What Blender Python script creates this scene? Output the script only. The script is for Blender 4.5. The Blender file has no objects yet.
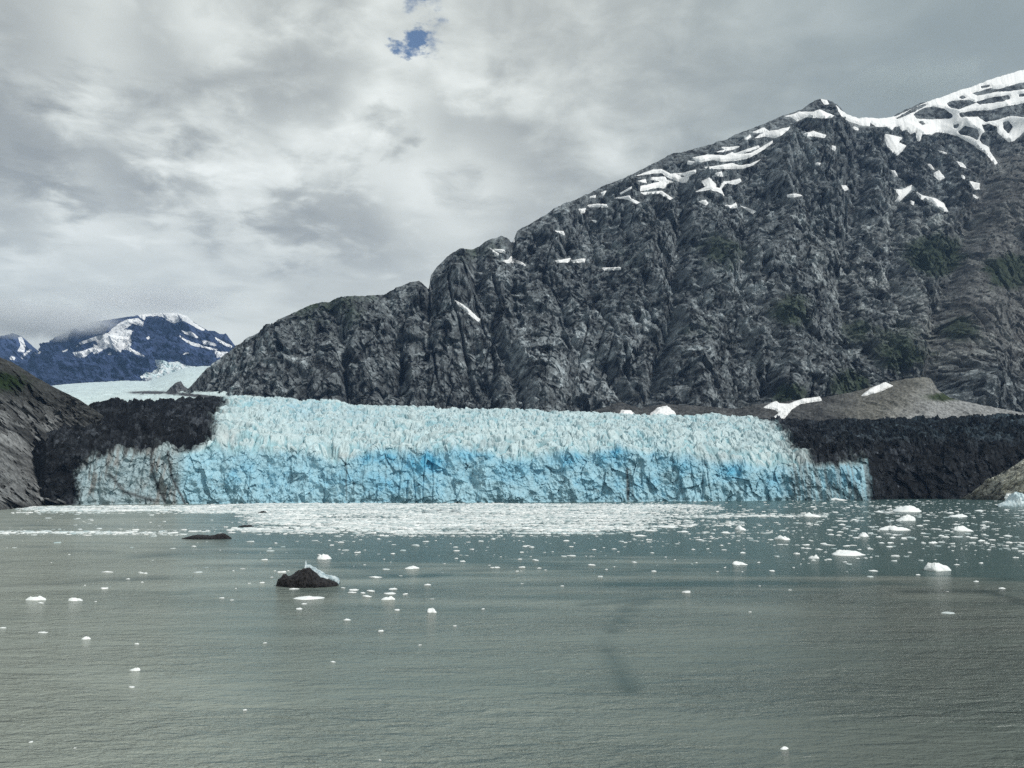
import bpy, math
import numpy as np

# ------------------------------------------------------------------ camera, world, sun, exposure
scene = bpy.context.scene
COL = scene.collection
F = 800.0
CAM_H = 30.0
TH = math.atan(88.0 / 800.0)
cam_d = bpy.data.cameras.new('camera')
cam = bpy.data.objects.new('camera', cam_d)
COL.objects.link(cam)
cam.location = (0, 0, CAM_H)
cam.rotation_euler = (math.radians(90) + TH, 0, 0)
cam_d.sensor_width = 36.0
cam_d.lens = F * 36.0 / 1024.0
cam_d.clip_start = 0.5
cam_d.clip_end = 60000
scene.camera = cam

SUN_EL = math.radians(43)
SUN_AZ = math.radians(128)      # compass-like: 0 = +Y (view direction), clockwise to +X
sd_ = (math.sin(SUN_AZ) * math.cos(SUN_EL), math.cos(SUN_AZ) * math.cos(SUN_EL), math.sin(SUN_EL))
sun_d = bpy.data.lights.new('sun', 'SUN')
sun_d.energy = 2.2
sun_d.angle = math.radians(8)
sun_d.color = (1.0, 0.98, 0.93)
sun = bpy.data.objects.new('sun', sun_d)
COL.objects.link(sun)
from mathutils import Vector
sun.rotation_euler = Vector(sd_).to_track_quat('Z', 'Y').to_euler()
sun.location = (0, 0, 3000)

scene.view_settings.view_transform = 'Standard'
scene.view_settings.look = 'None'
scene.view_settings.exposure = 0.48
scene.view_settings.gamma = 1.0
scene.view_settings.use_curve_mapping = False
scene.cycles.use_denoising = False
scene.cycles.volume_bounces = 4
scene.cycles.max_bounces = 6
scene.cycles.sample_clamp_direct = 1.6
scene.cycles.sample_clamp_indirect = 1.6
scene.cycles.diffuse_bounces = 3
scene.cycles.glossy_bounces = 2

CT, ST = math.cos(TH), math.sin(TH)


def uw(px, py):
    px = np.asarray(px, float); py = np.asarray(py, float)
    a = (px - 512) / F; b = (384 - py) / F
    den = CT - b * ST
    return a / den, (ST + b * CT) / den


def project(P):
    Y = np.maximum(P[..., 1], 1.0)
    u = P[..., 0] / Y; w = (P[..., 2] - CAM_H) / Y
    fw = CT + w * ST
    return 512 + F * u / fw, 384 - F * (-ST + w * CT) / fw


def on_water(px, py):
    u, w = uw(px, py)
    Y = -CAM_H / w
    return u * Y, Y


class NT:
    """tiny helper for node trees"""
    def __init__(self, tree):
        self.t = tree; self.n = tree.nodes; self.l = tree.links

    def node(self, kind, **kw):
        nd = self.n.new(kind)
        for k, v in kw.items():
            if k == 'ins':
                for kk, vv in v.items():
                    if hasattr(vv, 'is_output'):
                        self.l.new(vv, nd.inputs[kk])
                    else:
                        nd.inputs[kk].default_value = vv
            else:
                setattr(nd, k, v)
        return nd

    def math(self, op, a, b=0.0, c=None, clamp=False):
        ins = {0: a, 1: b}
        if c is not None: ins[2] = c
        return self.node('ShaderNodeMath', operation=op, use_clamp=clamp, ins=ins).outputs[0]

    def noise(self, vec, scale, detail=4, rough=0.55, dist=0.0, ridged=False):
        nd = self.node('ShaderNodeTexNoise', ins={'Vector': vec, 'Scale': scale, 'Detail': detail, 'Roughness': rough, 'Distortion': dist})
        return nd.outputs['Fac']

    def ramp(self, fac, stops, interp='LINEAR'):
        nd = self.node('ShaderNodeValToRGB', ins={'Fac': fac})
        cr = nd.color_ramp; cr.interpolation = interp
        while len(cr.elements) > len(stops): cr.elements.remove(cr.elements[-1])
        while len(cr.elements) < len(stops): cr.elements.new(1.0)
        for e, (p, c) in zip(cr.elements, stops):
            e.position = p
            e.color = (c, c, c, 1) if not hasattr(c, '__len__') else (*c, 1)
        return nd.outputs['Color']

    def maprange(self, v, a, b, c, d, smooth=False):
        nd = self.node('ShaderNodeMapRange', ins={'Value': v, 'From Min': a, 'From Max': b, 'To Min': c, 'To Max': d})
        if smooth: nd.interpolation_type = 'SMOOTHSTEP'
        return nd.outputs[0]

    def mixc(self, fac, a, b, blend='MIX'):
        nd = self.node('ShaderNodeMix', data_type='RGBA', blend_type=blend)
        for idx, v in ((0, fac), (6, a), (7, b)):
            if hasattr(v, 'is_output'): self.l.new(v, nd.inputs[idx])
            elif idx == 0: nd.inputs[0].default_value = v
            else: nd.inputs[idx].default_value = (*v, 1) if len(v) == 3 else v
        return nd.outputs[2]

    def mapping(self, vec, loc=(0, 0, 0), rot=(0, 0, 0), sc=(1, 1, 1)):
        return self.node('ShaderNodeMapping', ins={'Vector': vec, 'Location': loc, 'Rotation': rot, 'Scale': sc}).outputs[0]


def dir_of(px, py):
    u, w = uw(px, py)
    v = Vector((float(u), 1.0, float(w)))
    return v.normalized()


# ---- world: physical sky seen through gaps in a cloud layer
world = bpy.data.worlds.new('World')
scene.world = world
world.use_nodes = True
W = NT(world.node_tree)
W.n.clear()
geo = W.node('ShaderNodeTexCoord').outputs['Generated']
sky = W.node('ShaderNodeTexSky', sky_type='NISHITA')
sky.sun_disc = False
sky.sun_elevation = SUN_EL
sky.sun_rotation = SUN_AZ
bg_sky = W.node('ShaderNodeBackground', ins={'Color': sky.outputs[0], 'Strength': 0.085}).outputs[0]
sep = W.node('ShaderNodeSeparateXYZ', ins={0: geo})
zc = W.math('MAXIMUM', sep.outputs[2], 0.0)
den = W.math('ADD', zc, 0.16)
cx = W.math('DIVIDE', sep.outputs[0], den)
cy = W.math('DIVIDE', sep.outputs[1], den)
cvec = W.node('ShaderNodeCombineXYZ', ins={0: cx, 1: cy, 2: 0.0}).outputs[0]
big = W.noise(W.mapping(cvec, loc=(3.1, 1.7, 0)), 1.3, 4, 0.5, 0.3)
med = W.noise(W.mapping(cvec, loc=(7.3, 4.1, 2)), 3.2, 7, 0.52, 0.5)
fine = W.noise(W.mapping(cvec, loc=(1.3, 9.1, 5)), 9.0, 6, 0.55, 0.4)
mixn = W.math('ADD', W.math('MULTIPLY', big, 0.42), W.math('ADD', W.math('MULTIPLY', med, 0.46), W.math('MULTIPLY', fine, 0.30)))
mixn = W.math('SUBTRACT', mixn, 0.09)
wob = W.math('SUBTRACT', W.math('ADD', W.math('MULTIPLY', med, 0.6), W.math('MULTIPLY', fine, 0.4)), 0.5)
for (bx0, by0, br, ba) in ((388, 88, 0.07, 0.05), (372, 104, 0.04, 0.03), (440, 165, 0.09, 0.05), (402, 178, 0.06, 0.035), (350, 168, 0.07, 0.04), (85, 95, 0.09, 0.06), (70, 215, 0.08, 0.06), (300, 160, 0.06, 0.05), (240, 285, 0.16, 0.06), (90, 5, 0.07, 0.06), (205, 0, 0.07, 0.07), (470, 205, 0.10, 0.06),
                           (330, 205, 0.075, -0.10), (285, 215, 0.05, -0.08), (378, 130, 0.035, -0.10), (395, 155, 0.02, -0.07), (120, 160, 0.09, -0.09), (20, 140, 0.06, -0.07), (25, 225, 0.06, -0.07), (190, 180, 0.07, -0.07), (310, 60, 0.12, -0.05), (40, 60, 0.05, -0.03), (480, 120, 0.08, -0.04)):
    dv = W.node('ShaderNodeVectorMath', operation='DISTANCE', ins={0: geo, 1: tuple(dir_of(bx0, by0))}).outputs['Value']
    dv = W.math('ADD', dv, W.math('MULTIPLY', wob, 0.10 + br * 3.0))
    mixn = W.math('ADD', mixn, W.maprange(dv, br * 0.15, br * 1.15, ba * 1.35, 0.0, True))
cl = W.ramp(mixn, [(0.34, (0.255, 0.270, 0.260)), (0.44, (0.325, 0.342, 0.326)), (0.51, (0.405, 0.425, 0.402)), (0.58, (0.52, 0.543, 0.512)), (0.70, (0.72, 0.745, 0.71))])
# unseen cloud overhead and behind is darkened so the sun gives more contrast
thick = W.maprange(W.math('SUBTRACT', sep.outputs[2], W.math('MULTIPLY', sep.outputs[1], 0.35)), 0.15, 0.75, 0.0, 0.30, True)
cl = W.mixc(thick, cl, (0.12, 0.125, 0.13))
# paler, flatter cloud towards the far left horizon, blue-grey rain cloud to the upper right
hz = W.maprange(sep.outputs[2], 0.12, 0.34, 1.0, 0.0, True)
cl = W.mixc(W.math('MULTIPLY', hz, 0.7), cl, (0.56, 0.59, 0.55))
rt = W.maprange(W.math('ADD', sep.outputs[0], W.math('MULTIPLY', big, 0.3)), 0.12, 0.62, 0.0, 1.0, True)
cl = W.mixc(W.math('MULTIPLY', rt, 0.85), cl, (0.215, 0.255, 0.255))
bg_cl = W.node('ShaderNodeBackground', ins={'Color': cl, 'Strength': 1.0}).outputs[0]
hole = None
for (hx, hy, r0, r1) in ((413, 43, 0.006, 0.022), (432, 42, -0.016, 0.018), (424, -4, -0.006, 0.026)):
    d = dir_of(hx, hy)
    dist = W.node('ShaderNodeVectorMath', operation='DISTANCE', ins={0: geo, 1: tuple(d)}).outputs['Value']
    dd = W.math('ADD', dist, W.math('MULTIPLY', W.math('SUBTRACT', W.noise(cvec, 22.0, 5, 0.6), 0.5), 0.10))
    m = W.maprange(dd, r0, r1, 1.0, 0.0, True)
    hole = m if hole is None else W.math('MAXIMUM', hole, m)
mixs = W.node('ShaderNodeMixShader', ins={0: hole, 1: bg_cl, 2: bg_sky}).outputs[0]
out = W.node('ShaderNodeOutputWorld', ins={0: mixs})


# ------------------------------------------------------------------ numpy noise
rng = np.random.default_rng(7)
PERM = rng.permutation(256).astype(np.int32)
PERM = np.concatenate([PERM, PERM, PERM])
G = rng.normal(size=(256, 3)).astype(np.float32)
G /= np.linalg.norm(G, axis=1, keepdims=True)


def perlin(x, y, z):
    xi = np.floor(x).astype(np.int32); yi = np.floor(y).astype(np.int32); zi = np.floor(z).astype(np.int32)
    xf = (x - xi).astype(np.float32); yf = (y - yi).astype(np.float32); zf = (z - zi).astype(np.float32)
    fade = lambda t: t * t * t * (t * (t * 6 - 15) + 10)
    u, v, w = fade(xf), fade(yf), fade(zf)
    xi &= 255; yi &= 255; zi &= 255
    res = 0
    for dx in (0, 1):
        wx = u if dx else 1 - u
        px_ = PERM[xi + dx]
        for dy in (0, 1):
            wy = v if dy else 1 - v
            pxy = PERM[px_ + yi + dy]
            for dz in (0, 1):
                wz = w if dz else 1 - w
                g = G[PERM[pxy + zi + dz]]
                res = res + wx * wy * wz * (g[..., 0] * (xf - dx) + g[..., 1] * (yf - dy) + g[..., 2] * (zf - dz))
    return res * 1.6


def fbm(x, y, z, octs=5, gain=0.5, lac=2.03):
    s = 0; a = 1.0; n = 0
    for i in range(octs):
        s = s + a * perlin(x + 17.3 * i, y - 9.1 * i, z + 5.7 * i); n += a
        x = x * lac; y = y * lac; z = z * lac; a *= gain
    return s / n


def ridged(x, y, z, octs=6, gain=0.5, lac=2.05):
    s = 0; a = 1.0; n = 0; prev = 1.0
    for i in range(octs):
        r = 1 - np.abs(perlin(x + 31.7 * i, y + 4.4 * i, z - 12.9 * i)) * 1.5
        r = np.clip(r, 0, 1) ** 2
        s = s + a * r * prev; n += a
        prev = np.clip(r * 1.4, 0, 1)
        x = x * lac; y = y * lac; z = z * lac; a *= gain
    return s / n


def worley(x, y, seed=0):
    """returns F1, F2 and a random value of the nearest cell"""
    xi = np.floor(x).astype(np.int64); yi = np.floor(y).astype(np.int64)
    f1 = np.full(x.shape, 9.0, np.float32); f2 = np.full(x.shape, 9.0, np.float32); rv = np.zeros(x.shape, np.float32)
    for dx in (-1, 0, 1):
        for dy in (-1, 0, 1):
            cx_ = xi + dx; cy_ = yi + dy
            h = (cx_ * 374761393 + cy_ * 668265263 + seed * 1442695041) & 0x7fffffff
            h = ((h ^ (h >> 13)) * 1274126177) & 0x7fffffff
            h = h ^ (h >> 16)
            r1 = (h & 1023) / 1023.0; r2 = ((h >> 10) & 1023) / 1023.0; r3 = ((h >> 20) & 1023) / 1023.0
            d = np.hypot(cx_ + r1 - x, cy_ + r2 - y).astype(np.float32)
            closer = d < f1
            f2 = np.where(closer, f1, np.minimum(f2, d))
            rv = np.where(closer, r3, rv)
            f1 = np.where(closer, d, f1)
    return f1, f2, rv


def facets(x, y, seed=0, tilt=1.0):
    """angular relief: every cell is a flat plate with its own height and tilt"""
    xi = np.floor(x).astype(np.int64); yi = np.floor(y).astype(np.int64)
    best = np.full(x.shape, 9.0, np.float32); out_ = np.zeros(x.shape, np.float32)
    for dx in (-1, 0, 1):
        for dy in (-1, 0, 1):
            cx_ = xi + dx; cy_ = yi + dy
            h = (cx_ * 374761393 + cy_ * 668265263 + seed * 1442695041) & 0x7fffffff
            h = ((h ^ (h >> 13)) * 1274126177) & 0x7fffffff
            h = h ^ (h >> 16)
            r1 = (h & 1023) / 1023.0; r2 = ((h >> 10) & 1023) / 1023.0; r3 = ((h >> 20) & 1023) / 1023.0
            ax = x - cx_ - r1; ay = y - cy_ - r2
            d = np.hypot(ax, ay)
            v = (r3 - 0.5) + tilt * (ax * (r2 * 2 - 1) + ay * (r1 * 2 - 1) * 1.2)
            closer = d < best
            out_ = np.where(closer, v, out_); best = np.where(closer, d, best)
    return out_


def smooth(a, b, x):
    t = np.clip((x - a) / (b - a), 0, 1)
    return t * t * (3 - 2 * t)


# ------------------------------------------------------------------ objects, tags, meshes
def tag(o, label=None, cat=None, group=None, kind=None):
    if label: o['label'] = label
    if cat: o['category'] = cat
    if group: o['group'] = group
    if kind: o['kind'] = kind
    return o


def empty(name, loc=(0, 0, 0)):
    o = bpy.data.objects.new(name, None)
    o.location = loc
    COL.objects.link(o)
    return o


def raw_mesh(name, V, faces, mat, parent=None, colors=None, flat=True, attrs=None):
    """faces: int array (n,4) or (n,3)"""
    V = np.ascontiguousarray(V, np.float32); faces = np.ascontiguousarray(faces, np.int32)
    me = bpy.data.meshes.new(name)
    n, k = faces.shape
    me.vertices.add(len(V)); me.vertices.foreach_set('co', V.ravel())
    me.loops.add(n * k); me.loops.foreach_set('vertex_index', faces.ravel())
    me.polygons.add(n)
    me.polygons.foreach_set('loop_start', np.arange(0, n * k, k, dtype=np.int32))
    me.polygons.foreach_set('loop_total', np.full(n, k, np.int32))
    me.polygons.foreach_set('use_smooth', np.full(n, not flat))
    me.update(calc_edges=True)
    if colors is not None:
        at = me.color_attributes.new('albedo', 'FLOAT_COLOR', 'POINT')
        c4 = np.ones((len(V), 4), np.float32); c4[:, :3] = np.clip(colors, 0, 1)
        at.data.foreach_set('color', c4.ravel())
    me.materials.append(mat)
    o = bpy.data.objects.new(name, me)
    COL.objects.link(o)
    if parent: o.parent = parent
    return o


def grid_faces(nr, nc, mask=None):
    i = np.arange(nr - 1)[:, None] * nc + np.arange(nc - 1)[None, :]
    f = np.stack([i, i + 1, i + nc + 1, i + nc], -1).reshape(-1, 4)
    if mask is not None: f = f[mask.reshape(-1)]
    return f


def compact(P, f, colors=None):
    used, inv = np.unique(f, return_inverse=True)
    V = P.reshape(-1, 3)[used]
    c = None if colors is None else colors.reshape(-1, 3)[used]
    return V, inv.reshape(f.shape), c


def curve(pts, us, q='w'):
    """traced profile (px, py) -> elevation slope as a function of u"""
    pts = np.array(pts, float)
    u, w = uw(pts[:, 0], pts[:, 1])
    o = np.argsort(u)
    return np.interp(us, u[o], w[o])


def vcurve(pts, us, ref=430):
    pts = np.array(pts, float)
    u, _ = uw(pts[:, 0], np.full(len(pts), ref))
    return np.interp(us, u, pts[:, 1])


def poly_sd(px, py, poly):
    """signed distance in the traced plane, positive inside"""
    poly = np.asarray(poly, float)
    inside = np.zeros(px.shape, bool); d = np.full(px.shape, 1e9)
    n = len(poly)
    for i in range(n):
        x0, y0 = poly[i]; x1, y1 = poly[(i + 1) % n]
        ex, ey = x1 - x0, y1 - y0
        L = ex * ex + ey * ey + 1e-9
        t = np.clip(((px - x0) * ex + (py - y0) * ey) / L, 0, 1)
        d = np.minimum(d, np.hypot(px - x0 - t * ex, py - y0 - t * ey))
        if abs(ey) > 1e-9:
            c = ((y0 > py) != (y1 > py)) & (px < ex * (py - y0) / ey + x0)
            inside ^= c
    return np.where(inside, d, -d)


def line_d(px, py, pts):
    pts = np.asarray(pts, float); d = np.full(px.shape, 1e9)
    for i in range(len(pts) - 1):
        x0, y0 = pts[i]; x1, y1 = pts[i + 1]
        ex, ey = x1 - x0, y1 - y0
        t = np.clip(((px - x0) * ex + (py - y0) * ey) / (ex * ex + ey * ey), 0, 1)
        d = np.minimum(d, np.hypot(px - x0 - t * ex, py - y0 - t * ey))
    return d


ORD = ['nearest', 'second nearest', 'third nearest', 'fourth nearest', 'fifth nearest', 'sixth nearest', 'seventh nearest', 'eighth nearest', 'ninth nearest', 'tenth nearest', 'eleventh nearest', 'twelfth nearest', 'thirteenth nearest', 'fourteenth nearest', 'fifteenth nearest', 'sixteenth nearest', 'seventeenth nearest', 'eighteenth nearest', 'nineteenth nearest', 'twentieth nearest']


def relabel(items, marks, noun):
    """items: (object, px, py); marks: (px, py, short name)"""
    buckets = {}
    for o, x, y in items:
        best = min(marks, key=lambda m_: math.hypot((m_[0] - x), (m_[1] - y) * 1.6))
        dx, dy = x - best[0], (y - best[1]) * 1.6
        d8 = int(round(math.atan2(dy, dx) / (math.pi / 4))) % 8
        dr_ = ['right of', 'lower right of', 'below', 'lower left of', 'left of', 'upper left of', 'above', 'upper right of'][d8]
        buckets.setdefault((best[2], dr_), []).append((math.hypot(dx, dy), o))
    for (nm, dr_), lst in buckets.items():
        lst.sort(key=lambda t_: t_[0])
        for k_, (_, o) in enumerate(lst):
            o['label'] = '%s %s %s the %s' % (ORD[min(k_, 19)], noun, dr_, nm)



# ------------------------------------------------------------------ materials
def vc_material(name, rough=0.9, bump=0.0, bscale=0.2, tex=0.35, tscale=0.1, spec=0.2, bdist=1.0, detail=6):
    m = bpy.data.materials.new(name); m.use_nodes = True
    N = NT(m.node_tree); N.n.clear()
    at = N.node('ShaderNodeAttribute', attribute_name='albedo').outputs['Color']
    co = N.node('ShaderNodeTexCoord').outputs['Object']
    n1 = N.noise(co, tscale, detail, 0.62)
    fac = N.maprange(n1, 0.3, 0.7, 1.0 - tex, 1.0 + tex)
    col = N.node('ShaderNodeVectorMath', operation='SCALE', ins={0: at, 'Scale': fac}).outputs[0]
    bs = N.node('ShaderNodeBsdfPrincipled', ins={'Base Color': col, 'Roughness': rough, 'Specular IOR Level': spec})
    if bump > 0:
        n2 = N.noise(co, bscale, detail, 0.65)
        bp = N.node('ShaderNodeBump', ins={'Height': n2, 'Strength': bump, 'Distance': bdist})
        N.l.new(bp.outputs[0], bs.inputs['Normal'])
    N.node('ShaderNodeOutputMaterial', ins={0: bs.outputs[0]})
    return m


def noise_material(name, c0, c1, scale, rough=0.7, bump=0.3, bscale=None, spec=0.3, bdist=0.5, sss=0.0):
    m = bpy.data.materials.new(name); m.use_nodes = True
    N = NT(m.node_tree); N.n.clear()
    co = N.node('ShaderNodeTexCoord').outputs['Object']
    n1 = N.noise(co, scale, 6, 0.6)
    col = N.mixc(N.maprange(n1, 0.35, 0.65, 0, 1), c0, c1)
    bs = N.node('ShaderNodeBsdfPrincipled', ins={'Base Color': col, 'Roughness': rough, 'Specular IOR Level': spec})
    n2 = N.noise(co, bscale or scale * 2, 5, 0.6)
    bp = N.node('ShaderNodeBump', ins={'Height': n2, 'Strength': bump, 'Distance': bdist})
    N.l.new(bp.outputs[0], bs.inputs['Normal'])
    N.node('ShaderNodeOutputMaterial', ins={0: bs.outputs[0]})
    return m


M_rock = vc_material('rock', 0.92, 0.8, 0.16, 0.6, 0.22, 0.15, 2.0, 6)
M_far = vc_material('far_rock', 0.95, 0.5, 0.02, 0.4, 0.02, 0.1, 20.0, 8)
M_ice = vc_material('glacier_ice', 0.55, 0.6, 0.35, 0.16, 0.25, 0.35, 1.2, 7)
M_debris = vc_material('moraine_debris', 0.85, 0.9, 0.5, 0.8, 0.35, 0.2, 1.5, 8)
M_snow = noise_material('snow', (0.90, 0.91, 0.92), (0.95, 0.95, 0.95), 0.05, 0.75, 0.1, 0.1, 0.2, 2.0)
M_white = noise_material('berg_ice', (0.82, 0.88, 0.9), (0.93, 0.94, 0.93), 0.6, 0.5, 0.5, 1.6, 0.4, 0.3)
M_brash = vc_material('brash_ice', 0.55, 0.0, 1.0, 0.12, 0.02, 0.35)
M_blue = noise_material('blue_ice', (0.45, 0.60, 0.66), (0.74, 0.83, 0.85), 0.5, 0.4, 0.5, 1.2, 0.45, 0.3)
M_dirty = noise_material('dirt_laden_ice', (0.003, 0.003, 0.004), (0.04, 0.038, 0.04), 1.3, 0.55, 1.0, 1.6, 0.22, 0.8)  # paler mottling: highlights painted into the black ice colour

# water
M_water = bpy.data.materials.new('silty_water'); M_water.use_nodes = True
N = NT(M_water.node_tree); N.n.clear()
co = N.node('ShaderNodeTexCoord').outputs['Object']
wm = N.node('ShaderNodeSeparateColor', ins={0: N.node('ShaderNodeAttribute', attribute_name='albedo').outputs['Color']})
slick = N.noise(N.mapping(co, rot=(0, 0, 0.12), sc=(0.25, 1.0, 1.0)), 0.06, 5, 0.6, 0.8)
w1 = N.noise(N.mapping(co, rot=(0, 0, 0.14), sc=(0.33, 1.0, 1)), 0.42, 3, 0.5, 0.5)
w2 = N.noise(N.mapping(co, rot=(0, 0, -0.35), sc=(0.45, 1.0, 1)), 1.25, 4, 0.6, 0.3)
w3 = N.noise(N.mapping(co, rot=(0, 0, 0.22), sc=(0.25, 1.0, 1)), 0.12, 2, 0.5, 0.2)
w4 = N.noise(N.mapping(co, rot=(0, 0, 0.3), sc=(0.6, 1.0, 1)), 3.6, 3, 0.6, 0.2)
h = N.math('ADD', N.math('ADD', N.math('MULTIPLY', w1, 2.9), N.math('MULTIPLY', w4, 0.45)), N.math('ADD', N.math('MULTIPLY', w2, 1.3), N.math('MULTIPLY', w3, 2.0)))
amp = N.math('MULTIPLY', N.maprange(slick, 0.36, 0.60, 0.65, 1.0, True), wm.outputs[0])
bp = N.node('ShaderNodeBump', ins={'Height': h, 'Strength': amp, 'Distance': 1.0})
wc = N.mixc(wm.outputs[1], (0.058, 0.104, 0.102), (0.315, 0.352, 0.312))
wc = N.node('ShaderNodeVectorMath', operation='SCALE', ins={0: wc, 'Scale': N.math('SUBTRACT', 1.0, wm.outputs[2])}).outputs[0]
bs = N.node('ShaderNodeBsdfPrincipled', ins={'Base Color': wc, 'Roughness': 0.22, 'IOR': 1.333, 'Normal': bp.outputs[0]})
N.node('ShaderNodeOutputMaterial', ins={0: bs.outputs[0]})

# ------------------------------------------------------------------ water
xs = np.concatenate([[-26000, -6000, -1500], np.linspace(-620, 620, 420), [1500, 6000, 26000]])
ys = np.concatenate([[-26000, -3000, -300, 0], 60 * (900 / 60) ** np.linspace(0, 1, 520), [1600, 6000, 26000]])
Xw, Yw = np.meshgrid(xs, ys)
Pw = np.stack([Xw, Yw, 0 * Xw], -1)
wpx_, wpy_ = project(Pw)
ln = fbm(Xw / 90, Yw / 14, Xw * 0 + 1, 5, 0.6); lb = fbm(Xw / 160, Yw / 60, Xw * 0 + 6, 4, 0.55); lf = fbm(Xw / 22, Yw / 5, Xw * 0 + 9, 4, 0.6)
# R: how rippled the surface is, G: silt with reflections painted in (0 dark teal .. 1 milky grey-green)
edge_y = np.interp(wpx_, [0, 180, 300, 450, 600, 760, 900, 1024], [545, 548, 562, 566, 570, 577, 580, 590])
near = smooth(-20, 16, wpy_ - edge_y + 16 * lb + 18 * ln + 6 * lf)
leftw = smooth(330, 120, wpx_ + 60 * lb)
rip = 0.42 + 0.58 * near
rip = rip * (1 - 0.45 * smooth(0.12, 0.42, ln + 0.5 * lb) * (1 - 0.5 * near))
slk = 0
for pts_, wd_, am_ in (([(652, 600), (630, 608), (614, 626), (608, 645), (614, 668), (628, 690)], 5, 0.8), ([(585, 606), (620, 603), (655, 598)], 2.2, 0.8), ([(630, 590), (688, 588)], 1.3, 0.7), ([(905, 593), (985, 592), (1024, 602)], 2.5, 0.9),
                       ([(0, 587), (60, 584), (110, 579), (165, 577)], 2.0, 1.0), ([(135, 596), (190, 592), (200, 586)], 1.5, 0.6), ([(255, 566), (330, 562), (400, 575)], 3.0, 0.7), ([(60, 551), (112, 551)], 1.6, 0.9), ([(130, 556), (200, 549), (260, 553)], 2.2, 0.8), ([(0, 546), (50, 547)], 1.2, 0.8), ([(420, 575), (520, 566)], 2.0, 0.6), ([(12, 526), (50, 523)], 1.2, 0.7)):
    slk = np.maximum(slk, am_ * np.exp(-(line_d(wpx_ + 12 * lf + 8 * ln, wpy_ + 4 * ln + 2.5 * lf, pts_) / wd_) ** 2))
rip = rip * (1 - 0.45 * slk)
silt_refl = 0.42 + 0.22 * near + 0.4 * leftw + 0.35 * lb + (0.20 + 0.45 * smooth(640, 590, wpy_)) * ln + 0.25 * lf * smooth(640, 600, wpy_) - 0.12 * smooth(420, 1000, wpx_) * near
silt_refl = silt_refl - 0.70 * (1 - near) * (1 - leftw) - 0.38 * slk
silt_refl = silt_refl + 0.25 * smooth(640, 760, wpy_) * smooth(700, 0, wpx_)
silt_refl = np.clip(silt_refl, 0, 1)
o = raw_mesh('water', Pw.reshape(-1, 3), grid_faces(len(ys), len(xs)), M_water, colors=np.stack([rip, silt_refl, near * np.clip(0.36 * smooth(420, 950, wpx_) + 0.25 * slk + 0.15 * lb, 0, 1)], -1).reshape(-1, 3), flat=False)  # B: duller sky reflection towards the right, painted as darkening
tag(o, kind='structure')

def zc_(pts, ox, oy, sc):
    return [(ox + a / sc, oy + b / sc) for a, b in pts]


Z1 = (844, 60, 4.8); Z2 = (690, 90, 5.689); Z3 = (570, 130, 5.689); Z4 = (420, 220, 4.655); Z5 = (560, 360, 3.413); Z6 = (744, 350, 3.657); ZF = (0, 300, 7.677); ZG = (120, 300, 7.677)
GS = 'snow patches left on the big dark mountain'
holes = [[(245, 282), (330, 232), (385, 210), (400, 216), (340, 248), (260, 284)], [(330, 262), (375, 232), (430, 222), (480, 232), (530, 270), (510, 282), (420, 285), (350, 282)],
         [(490, 208), (520, 195), (600, 190), (635, 205), (600, 220), (550, 237), (510, 230)], [(630, 200), (700, 180), (790, 168), (800, 185), (760, 200), (650, 215)],
         [(550, 255), (600, 245), (700, 240), (760, 225), (1300, 130), (1300, 300), (860, 275), (800, 268), (730, 290), (680, 298), (640, 272), (560, 275)],
         [(612, 160), (700, 135), (740, 140), (850, 108), (1200, 60), (1200, 90), (800, 150), (740, 152), (640, 172)], [(835, 165), (1100, 110), (1100, 150), (840, 178)],
         [(545, 345), (580, 315), (640, 330), (650, 360), (640, 385), (600, 365), (560, 360)], [(355, 295), (380, 292), (392, 308), (370, 312)], [(760, 300), (790, 290), (812, 320), (790, 355), (765, 330)],
         [(525, 310), (555, 305), (545, 330), (528, 328)], [(655, 125), (700, 118), (705, 128), (660, 137)], [(550, 178), (570, 168), (588, 180), (565, 190)]]
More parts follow.
